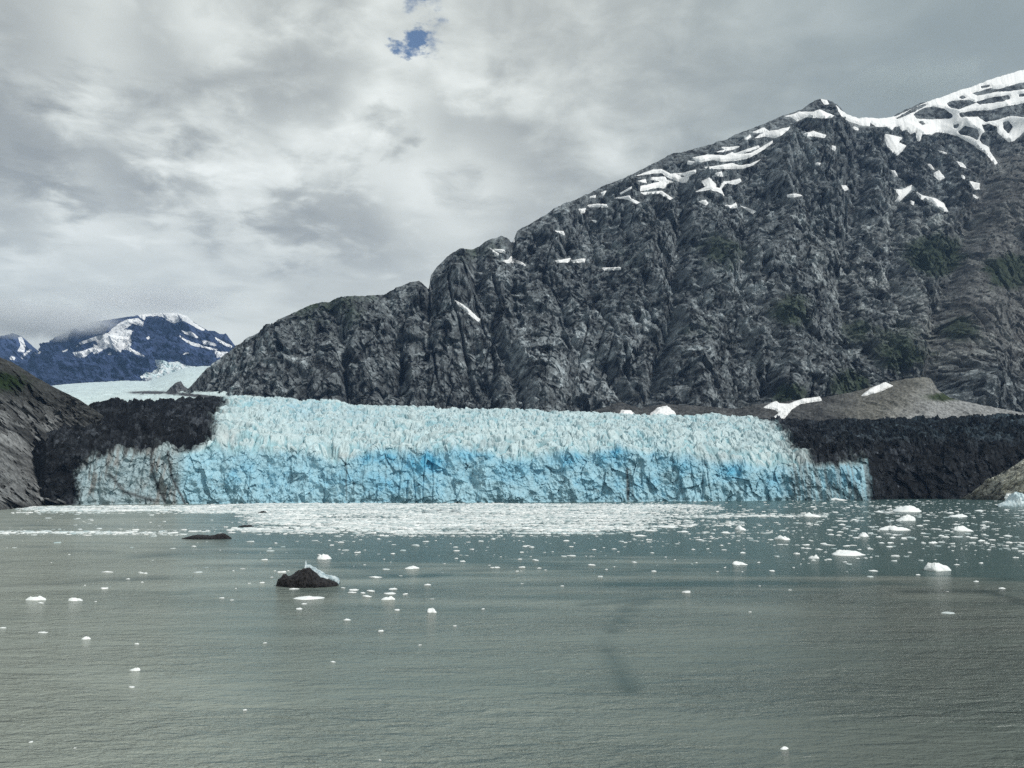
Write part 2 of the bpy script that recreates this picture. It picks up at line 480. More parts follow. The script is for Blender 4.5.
SNOW = [
    (Z1, 'widest snowfield, sweeping over the upper right shoulder with dark rock islands in it', [(-10, 262), (60, 292), (130, 300), (150, 318), (185, 322), (205, 316), (232, 335), (245, 318), (270, 322), (278, 340), (300, 332), (320, 355), (345, 345), (352, 388), (365, 388), (375, 355), (420, 358), (445, 345), (490, 350), (545, 365), (600, 395), (660, 430), (700, 470), (725, 500), (738, 495), (700, 440), (698, 420), (665, 405), (650, 385), (655, 360), (675, 345), (660, 310), (700, 305), (735, 320), (740, 350), (790, 395), (820, 385), (900, 310), (1000, 300), (1300, 340), (1300, -160), (900, 10), (800, 40), (680, 80), (560, 130), (460, 175), (400, 200), (250, 270), (180, 280), (60, 270)]),
    (Z1, 'wedge-shaped snow patch hanging just under the wide upper snowfield', [(195, 355), (235, 362), (280, 372), (262, 395), (300, 412), (255, 460), (215, 425), (195, 385)]),
    (Z1, None, [(45, 320), (60, 322), (72, 335), (55, 335)]), (Z1, None, [(225, 530), (245, 532), (258, 558), (240, 562)]),
    (Z1, 'arrowhead snow patch beside a long thin tongue of snow, right of the peak', [(243, 622), (280, 622), (325, 600), (320, 625), (265, 680), (243, 680), (265, 650)]),
    (Z1, 'long thin snow tongue slanting down to the right beside the arrowhead patch', [(335, 625), (375, 650), (440, 665), (480, 690), (503, 735), (460, 715), (425, 685), (390, 660), (375, 672)]),
    (Z1, None, [(400, 498), (415, 500), (438, 530), (420, 522)]), (Z1, 'three-cornered snow patch midway between wide snowfield and arrowhead patch', [(430, 545), (455, 528), (483, 565), (460, 578), (435, 560)]),
    (Z1, None, [(540, 487), (570, 495), (588, 520), (560, 510)]), (Z1, None, [(450, 433), (492, 445), (490, 452), (460, 443)]),
    (Z1, 'small square snow patch on the brown scree side near the right edge', [(605, 583), (650, 592), (650, 625), (625, 618)]),
    (Z1, None, [(562, 550), (580, 560), (578, 572), (565, 562)]), (Z1, None, [(320, 675), (336, 680), (332, 697), (322, 690)]), (Z1, None, [(618, 643), (645, 660), (642, 668), (622, 655)]),
    (Z2, 'snow cap on the very tip of the pointed summit', [(745, 52), (780, 58), (790, 80), (765, 82)]),
    (Z2, 'snow strip down the right flank of the pointed summit', [(832, 88), (860, 118), (900, 138), (960, 160), (1024, 168), (1024, 205), (970, 200), (900, 175), (870, 155), (845, 120)]),
    (Z2, 'snow band across the foot of the pointed summit block', [(540, 148), (580, 140), (620, 124), (700, 125), (740, 110), (780, 130), (820, 145), (800, 160), (740, 160), (660, 154), (610, 177), (580, 155)]),
    (Z2, 'flat lens-shaped snow patch directly below the pointed summit', [(640, 250), (680, 240), (700, 233), (740, 246), (775, 258), (765, 272), (700, 262), (655, 264)]),
    (Z2, 'snow patch shaped like a wing on the ridge left of the summit', [(355, 240), (420, 214), (450, 235), (500, 226), (570, 210), (560, 225), (510, 264), (480, 272), (430, 264), (370, 274), (400, 252), (430, 240), (380, 243)]),
    (Z2, None, [(310, 280), (340, 253), (347, 268), (325, 284)]),
    (Z2, 'longest of the stacked curving snow ribbons on the ridge left of the summit', [(15, 385), (100, 368), (200, 372), (240, 353), (250, 363), (390, 316), (395, 327), (330, 350), (260, 372), (350, 358), (470, 288), (467, 302), (400, 352), (330, 387), (270, 402), (180, 407), (130, 397), (60, 410), (30, 402)]),
    (Z2, 'lowest of the stacked curving snow ribbons on the ridge left of the summit', [(80, 440), (160, 430), (240, 416), (280, 430), (340, 422), (400, 396), (360, 427), (300, 447), (200, 449), (100, 449)]),
    (Z2, 'topmost short snow ribbon of the stack on the ridge left of the summit', [(180, 325), (215, 325), (290, 320), (250, 337), (190, 352), (150, 352), (200, 340)]),
    (Z2, None, [(140, 475), (180, 465), (188, 492), (160, 490)]),
    (Z2, 'star-shaped snow patch under the curving snow ribbons', [(62, 520), (110, 498), (145, 535), (150, 555), (175, 560), (195, 602), (160, 577), (110, 567), (30, 580), (90, 552)]),
    (Z2, 'snow patch like a bent arm just right of the star-shaped patch', [(170, 557), (190, 520), (230, 518), (285, 503), (292, 520), (260, 537), (200, 532), (180, 562)]),
    (Z2, None, [(50, 635), (90, 625), (105, 645), (90, 655)]), (Z2, None, [(200, 655), (235, 655), (262, 642), (270, 670), (230, 672)]),
    (Z2, 'small slanting snow patch right below the star-shaped one', [(292, 662), (330, 672), (378, 690), (355, 705), (320, 682)]),
    (Z2, 'thin level snow line alone in the middle of the dark face', [(550, 595), (600, 590), (640, 600), (590, 610), (555, 610)]),
    (Z2, None, [(-15, 402), (25, 408), (10, 424), (-15, 422)]), (Z2, None, [(-15, 467), (30, 453), (35, 467), (-15, 489)]),
    (Z2, None, [(806, 313), (830, 322), (827, 344), (810, 338)]), (Z2, None, [(863, 543), (887, 543), (902, 565), (880, 574)]), (Z2, None, [(928, 206), (957, 218), (957, 230), (930, 219)]), (Z2, None, [(716, 413), (742, 416), (737, 429), (716, 424)]),
    (Z3, 'snow patch with two prongs draped below the left skyline', [(380, 260), (470, 226), (520, 223), (570, 250), (640, 245), (715, 226), (715, 247), (660, 260), (600, 254), (640, 270), (680, 262), (670, 292), (640, 302), (590, 282), (550, 267), (520, 242), (430, 252)]),
    (Z3, 'ragged snow patch just under the two-pronged one', [(460, 270), (540, 266), (550, 285), (592, 298), (547, 307), (542, 332), (500, 327), (400, 347), (403, 320), (450, 308), (520, 292), (460, 282)]),
    (Z3, None, [(388, 290), (430, 280), (437, 302)]),
    (Z3, 'thin arched snow line like an eyebrow below the ragged patch', [(400, 356), (460, 353), (520, 346), (584, 388), (570, 396), (510, 360), (430, 368)]),
    (Z3, 'long thin snow line running level near the left skyline', [(250, 388), (300, 380), (340, 373), (347, 390), (397, 412), (380, 419), (320, 393)]),
    (Z3, None, [(100, 429), (150, 420), (210, 423), (217, 440), (110, 437)]), (Z3, None, [(48, 450), (90, 446), (82, 472), (63, 474)]), (Z3, None, [(123, 513), (152, 516), (147, 527)]),
    (Z3, None, [(12, 742), (60, 733), (87, 733), (82, 752), (20, 755)]), (Z3, None, [(108, 382), (147, 370), (145, 387)]), (Z3, None, [(173, 355), (207, 346), (190, 374)]), (Z3, None, [(283, 360), (350, 322), (347, 334), (290, 367)]), (Z3, None, [(968, 738), (992, 750), (987, 759)]),
    (Z4, None, [(323, 128), (367, 158), (362, 167)]), (Z4, None, [(345, 136), (392, 138), (400, 154), (370, 150)]),
    (Z4, 'crown-shaped snow patch in the notch above the near buttress', [(383, 190), (410, 185), (425, 168), (440, 185), (470, 193), (497, 215), (450, 200), (400, 199)]),
    (Z4, 'left one of two level snow dashes side by side', [(628, 190), (702, 178), (692, 197), (640, 197)]), (Z4, 'right one of two level snow dashes side by side', [(705, 188), (767, 180), (767, 195), (720, 199)]),
    (Z4, 'single level snow dash to the right of the paired dashes', [(843, 223), (932, 220), (937, 232), (860, 234)]),
    (Z4, 'narrow diagonal snow streak down the near buttress edge', [(163, 374), (212, 402), (279, 462), (272, 474), (203, 418)]), (Z4, None, [(18, 287), (42, 293), (54, 320), (38, 322)]), (Z4, None, [(263, 243), (294, 246), (287, 254)]),
    (Z4, None, [(628, 50), (667, 53), (674, 72)]), (Z4, None, [(428, 83), (444, 93), (438, 106)]), (Z4, None, [(798, 0), (824, 4), (817, 14)]),
]


# ------------------------------------------------------------------ main mountain
RIDGE = [(60, 470), (100, 450), (140, 425), (170, 402), (190, 387), (206, 368), (227, 353), (237, 345), (246, 339), (260, 333), (272, 327), (282, 318),
         (300, 309), (314, 303), (330, 299), (341, 297), (374, 295), (385, 291), (397, 288), (410, 283), (419, 281), (426, 284), (429, 286), (431, 275), (436, 268), (447, 257),
         (458, 250), (475, 244), (490, 239), (502, 236), (511, 238), (513.5, 239), (517, 231), (528, 225), (539, 219), (557, 207.5), (570, 202), (580, 197), (591, 193), (603, 187),
         (621, 180), (636, 173), (650, 165), (663, 159), (668, 155), (685, 151), (702, 147), (715, 143), (726, 140), (740, 133), (757, 127), (770, 121), (780, 117), (790, 114), (800, 111), (808, 105),
         (815, 101.5), (820, 100), (825, 100.5), (832, 103), (840, 109), (845, 115.5), (858, 119), (875, 120), (890, 118), (905, 110), (921, 103), (938, 99), (956, 92), (975, 86), (991, 80), (1008, 75), (1024, 70),
         (1060, 58), (1100, 50), (1160, 60), (1240, 40)]
GULLY = [([(555, 285), (570, 320), (583, 355)], 5, 26), ([(600, 350), (625, 385), (642, 412)], 6, 30), ([(681, 178), (681, 240), (668, 330), (648, 405)], 7, 40),
         ([(852, 128), (862, 190), (846, 260), (850, 330)], 9, 35), ([(1000, 150), (962, 250), (938, 320), (925, 385)], 12, 55), ([(474, 245), (480, 300), (508, 360), (520, 412)], 9, 45),
         ([(426, 286), (470, 312), (500, 350)], 6, 30), ([(650, 200), (664, 230)], 6, 30), ([(512, 240), (516, 262)], 4, 30), ([(745, 215), (735, 290), (770, 350), (760, 400)], 8, 35),
         ([(330, 300), (345, 350), (350, 405)], 6, 22), ([(385, 292), (400, 350), (405, 405)], 6, 22), ([(560, 230), (600, 300)], 6, 18), ([(900, 200), (890, 280), (915, 340)], 9, 30)]
RIBS = [([(455, 252), (450, 300), (440, 400)], 16, 35), ([(430, 282), (460, 305), (490, 345), (512, 410)], 12, 30), ([(840, 110), (800, 200), (780, 300), (790, 390)], 45, 55),
        ([(620, 185), (632, 260), (620, 340)], 22, 35), ([(700, 175), (715, 260), (710, 350)], 22, 35), ([(1024, 180), (985, 290), (970, 390)], 25, 50), ([(560, 215), (545, 300), (555, 390)], 20, 30), ([(270, 330), (290, 400)], 15, 20)]

u0 = float(uw(70, 400)[0]); u1 = float(uw(1200, 200)[0])
NC, NR = 1500, 620
us = np.linspace(u0, u1, NC)
wr = curve(RIDGE, us)
wr = wr + 0.0022 * fbm(us * 120, us * 0 + 2.2, us * 0 + 1.1, 6, 0.62)
wb = np.full(NC, float(uw(512, 470)[1]))
Yr = vcurve([(70, 1750), (190, 1850), (425, 1980), (432, 2150), (510, 2200), (518, 2300), (660, 2480), (845, 2700), (860, 2850), (1024, 3050), (1200, 3300)], us, 300)
Yb = vcurve([(70, 1560), (190, 1600), (400, 1560), (700, 1560), (1024, 1600), (1200, 1600)], us, 430)
sN = NR - 60
Yr_s = vcurve([(70, 1750), (190, 1850), (425, 2040), (510, 2180), (518, 2220), (660, 2480), (845, 2740), (1024, 3050), (1200, 3300)], us, 300)
s = np.concatenate([np.linspace(0, 1, sN), 1 + np.linspace(0, 1, 61)[1:]])
S = s[:, None]
S1 = np.clip(S, 0, 1)
Yfun = Yb + (Yr_s - Yb) * (0.80 * S1 + 0.20 * S1 ** 2.2) + (Yr - Yr_s) * S1 ** 5
Yg = Yfun
Wg = wb + (wr - wb) * S1
Zg = CAM_H + Yg * Wg
back = np.clip(S - 1, 0, 1)
Yg = Yg + back * 1400
Zg = Zg - back ** 1.3 * 1200
P = np.stack([us * Yfun, Yg, Zg], -1)
X, Y, Z = P[..., 0], P[..., 1], P[..., 2]
px, py = project(P)
# warped, downslope-running relief
wx = fbm(X / 420, Y / 500, Z / 420, 3) * 90
wz = fbm(X / 380 + 9, Y / 500, Z / 380 + 5, 3) * 80
r1 = ridged((X + wx) / 330, Y / 900, (Z + wz) / 620, 3, 0.5)
r2 = ridged((X + wx * 0.8) / 95 + 3, Y / 300, (Z + wz + 0.35 * X) / 190, 4, 0.55)
r3 = ridged((X + 0.5 * Z + wx) / 34, Y / 90, (Z - 0.3 * X + wz) / 60, 4, 0.6)
r4 = fbm(X / 14, Y / 30, Z / 17, 4, 0.65)
edge = smooth(1.0, 0.93, S1)          # calm the big forms where they meet the skyline
jx = X + 14 * fbm(X / 40, Y / 60, Z / 40, 3); jz = Z + 14 * fbm(X / 40 + 8, Y / 60, Z / 40, 3)
fa = facets((jx + 0.25 * jz) / 62, (jz - 0.2 * jx) / 88, 5)
fb = facets((jx - 0.3 * jz) / 24 + 7, (jz + 0.25 * jx) / 34, 6)
fc = facets((jx + 0.4 * jz) / 10 + 7, (jz + 0.1 * jx) / 13, 8)
coarse = (r1 - 0.35) * 85 * (0.1 + 0.9 * edge)
rel = (r2 - 0.3) * 15 * (0.15 + 0.85 * edge) + (r3 - 0.3) * 7 * (0.3 + 0.7 * edge) + (r4 * 5 + fa * 15 + fb * 8 + fc * 4.5) * (0.3 + 0.7 * edge)
# long narrow clefts running down the face
cl1 = np.abs(perlin((X + 0.25 * Z + 0.5 * wx) / 85, Y * 0 + 3.3, (Z + 0.3 * wz) / 520)); cl2 = np.abs(perlin((X - 0.35 * Z + 0.4 * wx) / 52, Y * 0 + 8.3, Z / 330))
cleft = np.exp(-(cl1 / 0.05) ** 2) * smooth(-0.2, 0.3, perlin(X / 200, Y * 0, Z / 160 + 4)) + 0.6 * np.exp(-(cl2 / 0.045) ** 2) * smooth(-0.1, 0.3, perlin(X / 150 + 5, Y * 0, Z / 120 + 1))
rel = rel - 20 * cleft * (0.2 + 0.8 * edge)
# ledges
led = perlin(X / 300, Y * 0 + 6, (Z + 0.15 * X + 0.3 * wz) / 60)
rel = rel + 9 * smooth(-0.05, 0.05, led) * (0.2 + 0.8 * edge)
for pts, wd, dp in GULLY:
    d = line_d(px + 5 * fbm(X / 60, Y / 60, Z / 60, 3), py, pts)
    coarse = coarse - dp * np.exp(-(d / wd) ** 2)
for pts, wd, dp in RIBS:
    d = line_d(px + 8 * fbm(X / 90, Y / 90, Z / 90, 3), py, pts)
    coarse = coarse + dp * np.exp(-(d / wd) ** 2) * (0.2 + 0.8 * edge)
D3 = np.stack([0.10 + 0 * X, -0.86 + 0 * X, 0.42 * (0.2 + 0.8 * edge) + 0 * X], -1)
# lying snow fills the small relief: only the large forms remain under a patch
qx, qy = project(P + D3 * coarse[..., None])
sdU = np.full(px.shape, -99.0)
for zz, lab, pts in SNOW:
    pl = np.array(zc_(pts, *zz)); x0, y0 = pl.min(0) - 6; x1, y1 = pl.max(0) + 6
    ok = (qx > x0) & (qx < x1) & (qy > y0) & (qy < y1)
    if ok.any(): sdU[ok] = np.maximum(sdU[ok], poly_sd(qx[ok], qy[ok], pl))
rel = coarse + rel * (1 - 0.93 * smooth(-3.5, 0.0, sdU))
# the slope on the far right is smooth gullied scree
right = smooth(925, 990, px + 0.35 * (py - 250)) * smooth(400, 330, py) * smooth(120, 170, py)
rel = rel * (1 - 0.35 * right)
rel = np.where(S > 1, rel * np.clip(1 - back * 2, 0, 1), rel)
DV = np.array([0.10, -0.86, 0.42])
taper = (0.25 + 0.75 * edge)[..., None] if edge.ndim == 2 else 1
D3 = np.stack([0.10 + 0 * X, -0.86 + 0 * X, 0.42 * (0.2 + 0.8 * edge) + 0 * X], -1)
P = P + D3 * rel[..., None]
Pm = P
px, py = project(P)
# albedo
n1 = fbm(X / 60, Y / 90, Z / 60, 5, 0.6)
n2 = fbm(X / 16 + 4, Y / 30, Z / 16, 4, 0.7)
n3 = fbm(X / 300 + 1, Y / 400, Z / 300, 3)
strk = fbm((X + 0.55 * Z) / 9, Y / 60, (Z - 0.4 * X) / 60, 4, 0.6)
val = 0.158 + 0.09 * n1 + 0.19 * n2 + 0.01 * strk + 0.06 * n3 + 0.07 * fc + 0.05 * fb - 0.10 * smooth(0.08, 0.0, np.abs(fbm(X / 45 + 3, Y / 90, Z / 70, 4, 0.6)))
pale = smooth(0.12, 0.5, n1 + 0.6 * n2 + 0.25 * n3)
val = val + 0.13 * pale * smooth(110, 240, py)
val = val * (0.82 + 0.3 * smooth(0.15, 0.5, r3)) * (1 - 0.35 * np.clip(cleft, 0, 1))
val = np.clip(val * 0.92 + 0.25 * (val - 0.15), 0.018, 0.5)
colr = np.stack([val * 0.90, val * 1.0, val * 1.05], -1)
brown = smooth(-0.1, 0.4, n3 + 0.3 * n1) * 0.45 + right * 0.5
brown = np.clip(brown * smooth(700, 900, px + 0.3 * (py - 300)), 0, 1)[..., None]
colr = colr * (1 - brown) + np.stack([val * 0.97, val * 1.0, val * 0.96], -1) * brown
sm = (right * 0.6)[..., None]
vs = 0.125 + 0.06 * strk + 0.04 * n1 + 0.08 * n2
colr = colr * (1 - sm) + np.stack([vs * 1.0, vs, vs * 0.98], -1) * sm
veg = 0
for (gx, gy, gr, ga) in ((935, 255, 30, 1.0), (1010, 272, 26, 1.0), (790, 395, 20, 0.8), (850, 385, 25, 0.7), (720, 250, 35, 0.5), (790, 310, 30, 0.6), (860, 330, 30, 0.5), (330, 300, 60, 0.45), (470, 245, 40, 0.4), (900, 350, 40, 0.6),
                         (620, 260, 40, 0.25), (960, 330, 25, 0.6), (700, 330, 25, 0.3)):
    veg = np.maximum(veg, ga * np.exp(-(((px - gx) / gr) ** 2 + ((py - gy) / (gr * 0.7)) ** 2)))
veg = np.clip(smooth(0.18, 0.5, veg + 0.35 * n1 + 0.3 * n2 - 0.05), 0, 1)[..., None] * 0.85
colr = colr * (1 - veg) + np.array([0.030, 0.045, 0.024]) * (1 + 0.5 * n2[..., None]) * veg
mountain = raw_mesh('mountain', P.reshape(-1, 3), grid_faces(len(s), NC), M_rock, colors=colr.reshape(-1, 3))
tag(mountain, kind='structure')
Pmx, Pmy = px, py


def drape(name, label, cat, group, poly, Pt, tx, ty, mat=None, thick=3.0, holes=(), off=(0.0, -0.88, 0.40), rough=1.1, blur=0):
    """a patch of snow lying on a terrain grid: the terrain's own surface raised, sinking below it outside the outline"""
    poly = np.asarray(poly, float)
    x0, y0 = poly.min(0) - 4; x1, y1 = poly.max(0) + 4
    ok = (tx > x0) & (tx < x1) & (ty > y0) & (ty < y1)
    rows = np.where(ok.any(1))[0]; cols = np.where(ok.any(0))[0]
    if len(rows) < 3 or len(cols) < 3: return None
    r0, r1_ = max(rows[0] - 1, 0), min(rows[-1] + 2, tx.shape[0]); c0, c1_ = max(cols[0] - 1, 0), min(cols[-1] + 2, tx.shape[1])
    sub = Pt[r0:r1_, c0:c1_]; sx = tx[r0:r1_, c0:c1_]; sy = ty[r0:r1_, c0:c1_]
    jx = sx + rough * fbm(sx / 4, sy / 3, sx * 0, 4, 0.65) * 1.3; jy = sy + rough * fbm(sx / 4 + 7, sy / 3, sx * 0, 4, 0.65)
    sd = poly_sd(jx, jy, poly) + 0.1
    for hh in holes: sd = np.minimum(sd, -poly_sd(jx, jy, hh))
    # snow smooths out the relief under it
    sb = sub.copy()
    for _ in range(blur):
        pd = np.pad(sb, ((1, 1), (1, 1), (0, 0)), mode='edge')
        sb = (pd[:-2, 1:-1] + pd[2:, 1:-1] + pd[1:-1, :-2] + pd[1:-1, 2:] + 2 * pd[1:-1, 1:-1]) / 6
    wgt = smooth(-0.5, 2.5, sd)[..., None]
    base_ = sub * (1 - wgt) + sb * wgt
    hgt = np.clip(sd * 3.0 + 0.3, -6.0, thick * 1.5)
    Vn = base_ + np.array(off) * hgt[..., None]
    keep = sd > -1.6
    fm = keep[:-1, :-1] | keep[1:, :-1] | keep[:-1, 1:] | keep[1:, 1:]
    if fm.sum() < 2: return None
    lab_ = np.where(fm, np.arange(fm.size).reshape(fm.shape) + 1, 0)     # keep the one largest connected piece
    while True:
        pd = np.pad(lab_, 1)
        nb_ = lab_
        for a_ in (0, 1, 2):
            for b_ in (0, 1, 2): nb_ = np.maximum(nb_, pd[a_:a_ + fm.shape[0], b_:b_ + fm.shape[1]])
        nb_ = np.where(fm, nb_, 0)
        if (nb_ == lab_).all(): break
        lab_ = nb_
    ids_, ct_ = np.unique(lab_[lab_ > 0], return_counts=True)
    fm = lab_ == ids_[ct_.argmax()]
    f = grid_faces(sx.shape[0], sx.shape[1], fm)
    V, f, _ = compact(Vn, f)
    org = V.mean(0)
    ob = raw_mesh(name, V - org, f, mat or M_snow)
    ob.location = org
    tag(ob, label, cat, group)
    return ob


SMALL = {Z1: ('tiny snow fleck on the rocky right side under the wide snowfield', 'snow flecks under the wide right snowfield'), Z2: ('tiny snow fleck on the dark face below and left of the summit', 'snow flecks on the dark summit face'),
         Z3: ('tiny snow fleck near the left skyline of the mountain', 'snow flecks near the left skyline'), Z4: ('tiny snow fleck on the rock around the left notch', 'snow flecks round the left notch')}
FLK = []
MK1 = [(950, 110, 'wide upper right snowfield'), (894, 142, 'hanging wedge patch'), (903, 193, 'arrowhead snow patch'), (931, 202, 'slanting snow tongue'), (939, 175, 'three-cornered patch'), (975, 186, 'square patch at right'), (818, 112, 'pointed summit'), (814, 134, 'lens-shaped snow patch'), (760, 133, 'wing-shaped snow patch'),
       (730, 155, 'longest snow ribbon'), (710, 185, 'star-shaped snow patch'), (795, 196, 'thin level snow line'), (676, 175, 'two-pronged snow patch'), (655, 185, 'ragged snow patch'), (665, 194, 'arched snow line'), (628, 200, 'left skyline snow line'), (512, 261, 'crown-shaped snow patch'), (570, 261, 'paired snow dashes'), (467, 310, 'diagonal snow streak')]
for zz, lab, pts in SNOW:
    pl = zc_(pts, *zz)
    first = lab is not None and lab.startswith('widest')
    _o = drape('snow_patch', lab or SMALL[zz][0], 'snow patch', GS if lab else SMALL[zz][1], pl, Pm, Pmx, Pmy, holes=[zc_(h_, *Z1) for h_ in holes] if first else (), rough=1.1 if first else 0.7)
    if not lab and _o: FLK.append((_o, float(np.mean([q_[0] for q_ in pl])), float(np.mean([q_[1] for q_ in pl]))))

relabel(FLK, MK1, 'small snow fleck')

# ------------------------------------------------------------------ scree and moraine at the mountain's foot
TOP = [(520, 440), (560, 424), (590, 412), (620, 402), (640, 408), (665, 404), (700, 406), (735, 409), (752, 405), (780, 402), (800, 400), (830, 396), (852, 392), (868, 388), (885, 383), (905, 379), (922, 377), (930, 378), (938, 390), (950, 398), (975, 404), (1000, 409), (1024, 413), (1100, 418), (1200, 420)]
u0 = float(uw(520, 420)[0]); u1 = float(uw(1190, 420)[0])
NC, NR = 900, 130
us = np.linspace(u0, u1, NC)
wt_ = curve(TOP, us) + 0.0022 * fbm(us * 90, us * 0, us * 0 + 7, 5, 0.6); wb = np.full(NC, float(uw(512, 450)[1]))
s = np.linspace(0, 1, NR); S = s[:, None]
S1 = np.clip(S / 0.8, 0, 1); bk = np.clip((S - 0.8) / 0.2, 0, 1)
Yt = vcurve([(520, 1540), (740, 1510), (850, 1480), (930, 1490), (1200, 1440)], us, 420); Yf = Yt - 190
Yg = Yf + (Yt - Yf) * S1
Zg = CAM_H + Yg * (wb + (wt_ - wb) * S1)
Xg = us * Yg
Yg = Yg + bk * 120; Zg = Zg - bk * 90
X, Y, Z = Xg, Yg, Zg
r = ridged((X + 0.6 * Z) / 55, Y / 120, Z / 90, 4) * 13 + fbm(X / 10, Y / 12, Z / 8, 5, 0.65) * 5
P = np.stack([X, Y - r * 0.6, Z + r * 0.35 * smooth(1, 0.6, S1)], -1)
px, py = project(P)
n = fbm(X / 40, Y / 60, Z / 30, 5, 0.6); n2 = fbm(X / 7, Y / 12, Z / 7, 4, 0.7)
lightm = smooth(880, 940, px + 1.2 * (py - 405) + 15 * n)
mid = smooth(815, 880, px + 20 * n)
v = 0.07 + 0.07 * mid + 0.12 * lightm + 0.08 * n + 0.16 * n2 * (0.5 + lightm)
v = np.clip(v, 0.03, 0.5)
c = np.stack([v * (0.98 + 0.03 * mid - 0.03 * lightm), v, v * (1.0 - 0.10 * mid + 0.10 * lightm)], -1)
vg = smooth(0.3, 0.8, np.exp(-((px - 945) / 22) ** 2 - ((py - 397) / 6) ** 2) + 0.5 * n)[..., None]
c = c * (1 - vg) + np.array([0.04, 0.055, 0.025]) * vg
scree = raw_mesh('scree_slope', P.reshape(-1, 3), grid_faces(NR, NC), M_rock, colors=c.reshape(-1, 3))
tag(scree, kind='structure')
scP, scx, scy = P, px, py
GL = 'low snow patches lying where the mountain meets the glacier'
drape('snow_patch', 'broad rounded snow mound right behind the middle of the glacier', 'snow patch', GL, zc_([(285, 205), (330, 165), (365, 156), (395, 182), (393, 215), (300, 218)], *Z5), scP, scx, scy, thick=10)
drape('snow_patch', 'smaller greyish snow mound left of the broad rounded mound behind the glacier', 'snow patch', GL, zc_([(192, 195), (213, 170), (240, 172), (265, 195), (258, 208), (200, 208)], *Z5), scP, scx, scy, thick=8)
drape('snow_patch', 'branching white snow patch running down grey scree to the black moraine', 'snow patch', GL, zc_([(695, 162), (735, 138), (748, 148), (780, 150), (830, 130), (850, 125), (850, 110), (860, 100), (890, 104), (880, 114), (893, 138), (820, 150), (792, 167), (765, 200), (745, 212), (715, 205), (748, 180), (735, 170)], *Z5), scP, scx, scy, thick=2.5, rough=0.5)
drape('snow_patch', 'slanting wedge of snow on top of the brown moraine mound', 'snow patch', GL, zc_([(428, 167), (465, 140), (512, 116), (545, 131), (500, 151), (440, 168)], *Z6), scP, scx, scy, thick=2.5, rough=0.4)

# ------------------------------------------------------------------ glacier
gl = empty('glacier', (0, 860, 0))
tag(gl, 'turquoise tidewater glacier with a broken ice cliff meeting the grey water', 'glacier')
off_g = np.array([0, 860, 0], float)
WL = vcurve
u0 = float(uw(15, 470)[0]); u1 = float(uw(1120, 470)[0])
NC = 1900
us = np.linspace(u0, u1, NC)
D = vcurve([(0, 830), (25, 790), (45, 738), (80, 745), (180, 772), (330, 790), (480, 800), (600, 822), (720, 850), (868, 868), (885, 900), (960, 905), (1024, 930), (1120, 960)], us, 470)
D = D + 9 * fbm(us * 14, us * 0, us * 0 + 3.3, 4, 0.6)
TOPC = [(15, 456), (36, 452), (75, 451), (100, 449), (130, 447), (160, 447), (185, 445), (205, 443), (240, 445), (280, 449), (315, 453), (335, 456), (352, 452), (380, 449), (420, 452), (450, 449), (485, 447), (500, 452), (530, 456), (560, 451), (590, 449), (618, 443), (635, 446), (660, 450), (690, 451), (715, 458), (740, 462), (770, 464), (800, 463), (830, 460), (850, 458), (866, 459), (880, 462), (930, 461), (980, 455), (1024, 448), (1120, 440)]
BACK = [(15, 430), (60, 425), (90, 408), (110, 402), (140, 401), (180, 400), (200, 400), (215, 399), (225, 399), (240, 398), (275, 399), (300, 401), (330, 401), (345, 404), (360, 407), (400, 408), (450, 409), (500, 410.5), (560, 413), (600, 415), (650, 417.5), (690, 418), (712, 416), (730, 417), (748, 416), (765, 420), (785, 421), (830, 422), (870, 420), (900, 419), (950, 418), (1000, 416), (1024, 417), (1120, 415)]
wt = curve(TOPC, us); wk = curve(BACK, us)
Bk = vcurve([(15, 1000), (90, 1150), (200, 1330), (300, 1400), (520, 1450), (740, 1400), (1120, 1350)], us, 420)
NCL, NS = 100, 420
zt = CAM_H + D * wt
rows = []
# cliff rows: from 8 m under water to cliff top
t = np.linspace(0, 1, NCL)[:, None]
Zc = -8 + (zt + 8) * t
lean = 13.0 * t ** 1.5                                   # leans back a little
Yc = D + lean + 0 * Zc
q = (np.linspace(0, 1, NS + 1)[1:])[:, None]
Ys = (D + 13.0) + (Bk - D - 13.0) * q ** 1.25
Ws = (zt - CAM_H) / (D + 13) + (wk - (zt - CAM_H) / (D + 13)) * (q ** 0.85)
Zs = CAM_H + Ys * Ws
# small back slope
tb = np.linspace(0, 1, 12)[1:][:, None]
Yb2 = Ys[-1] + 60 * tb; Zb2 = Zs[-1] - 60 * tb
Yg = np.concatenate([Yc, Ys, Yb2]); Zg = np.concatenate([Zc, Zs, Zb2])
Xg = us * Yg
isC = np.concatenate([np.ones((NCL, 1)), np.zeros((NS + 11, 1))])
topw = np.concatenate([smooth(0.72, 1.0, t), np.ones((NS, 1)), 1 - tb])      # where seracs may stand up
cl_w = np.concatenate([1 - smooth(0.85, 1.0, t) * 0.5, np.clip(0.5 - q * 12, 0, 1), tb * 0])
P0 = np.stack([Xg, Yg, Zg], -1)
px0, py0 = project(P0)
X, Y, Z = Xg, Yg, Zg
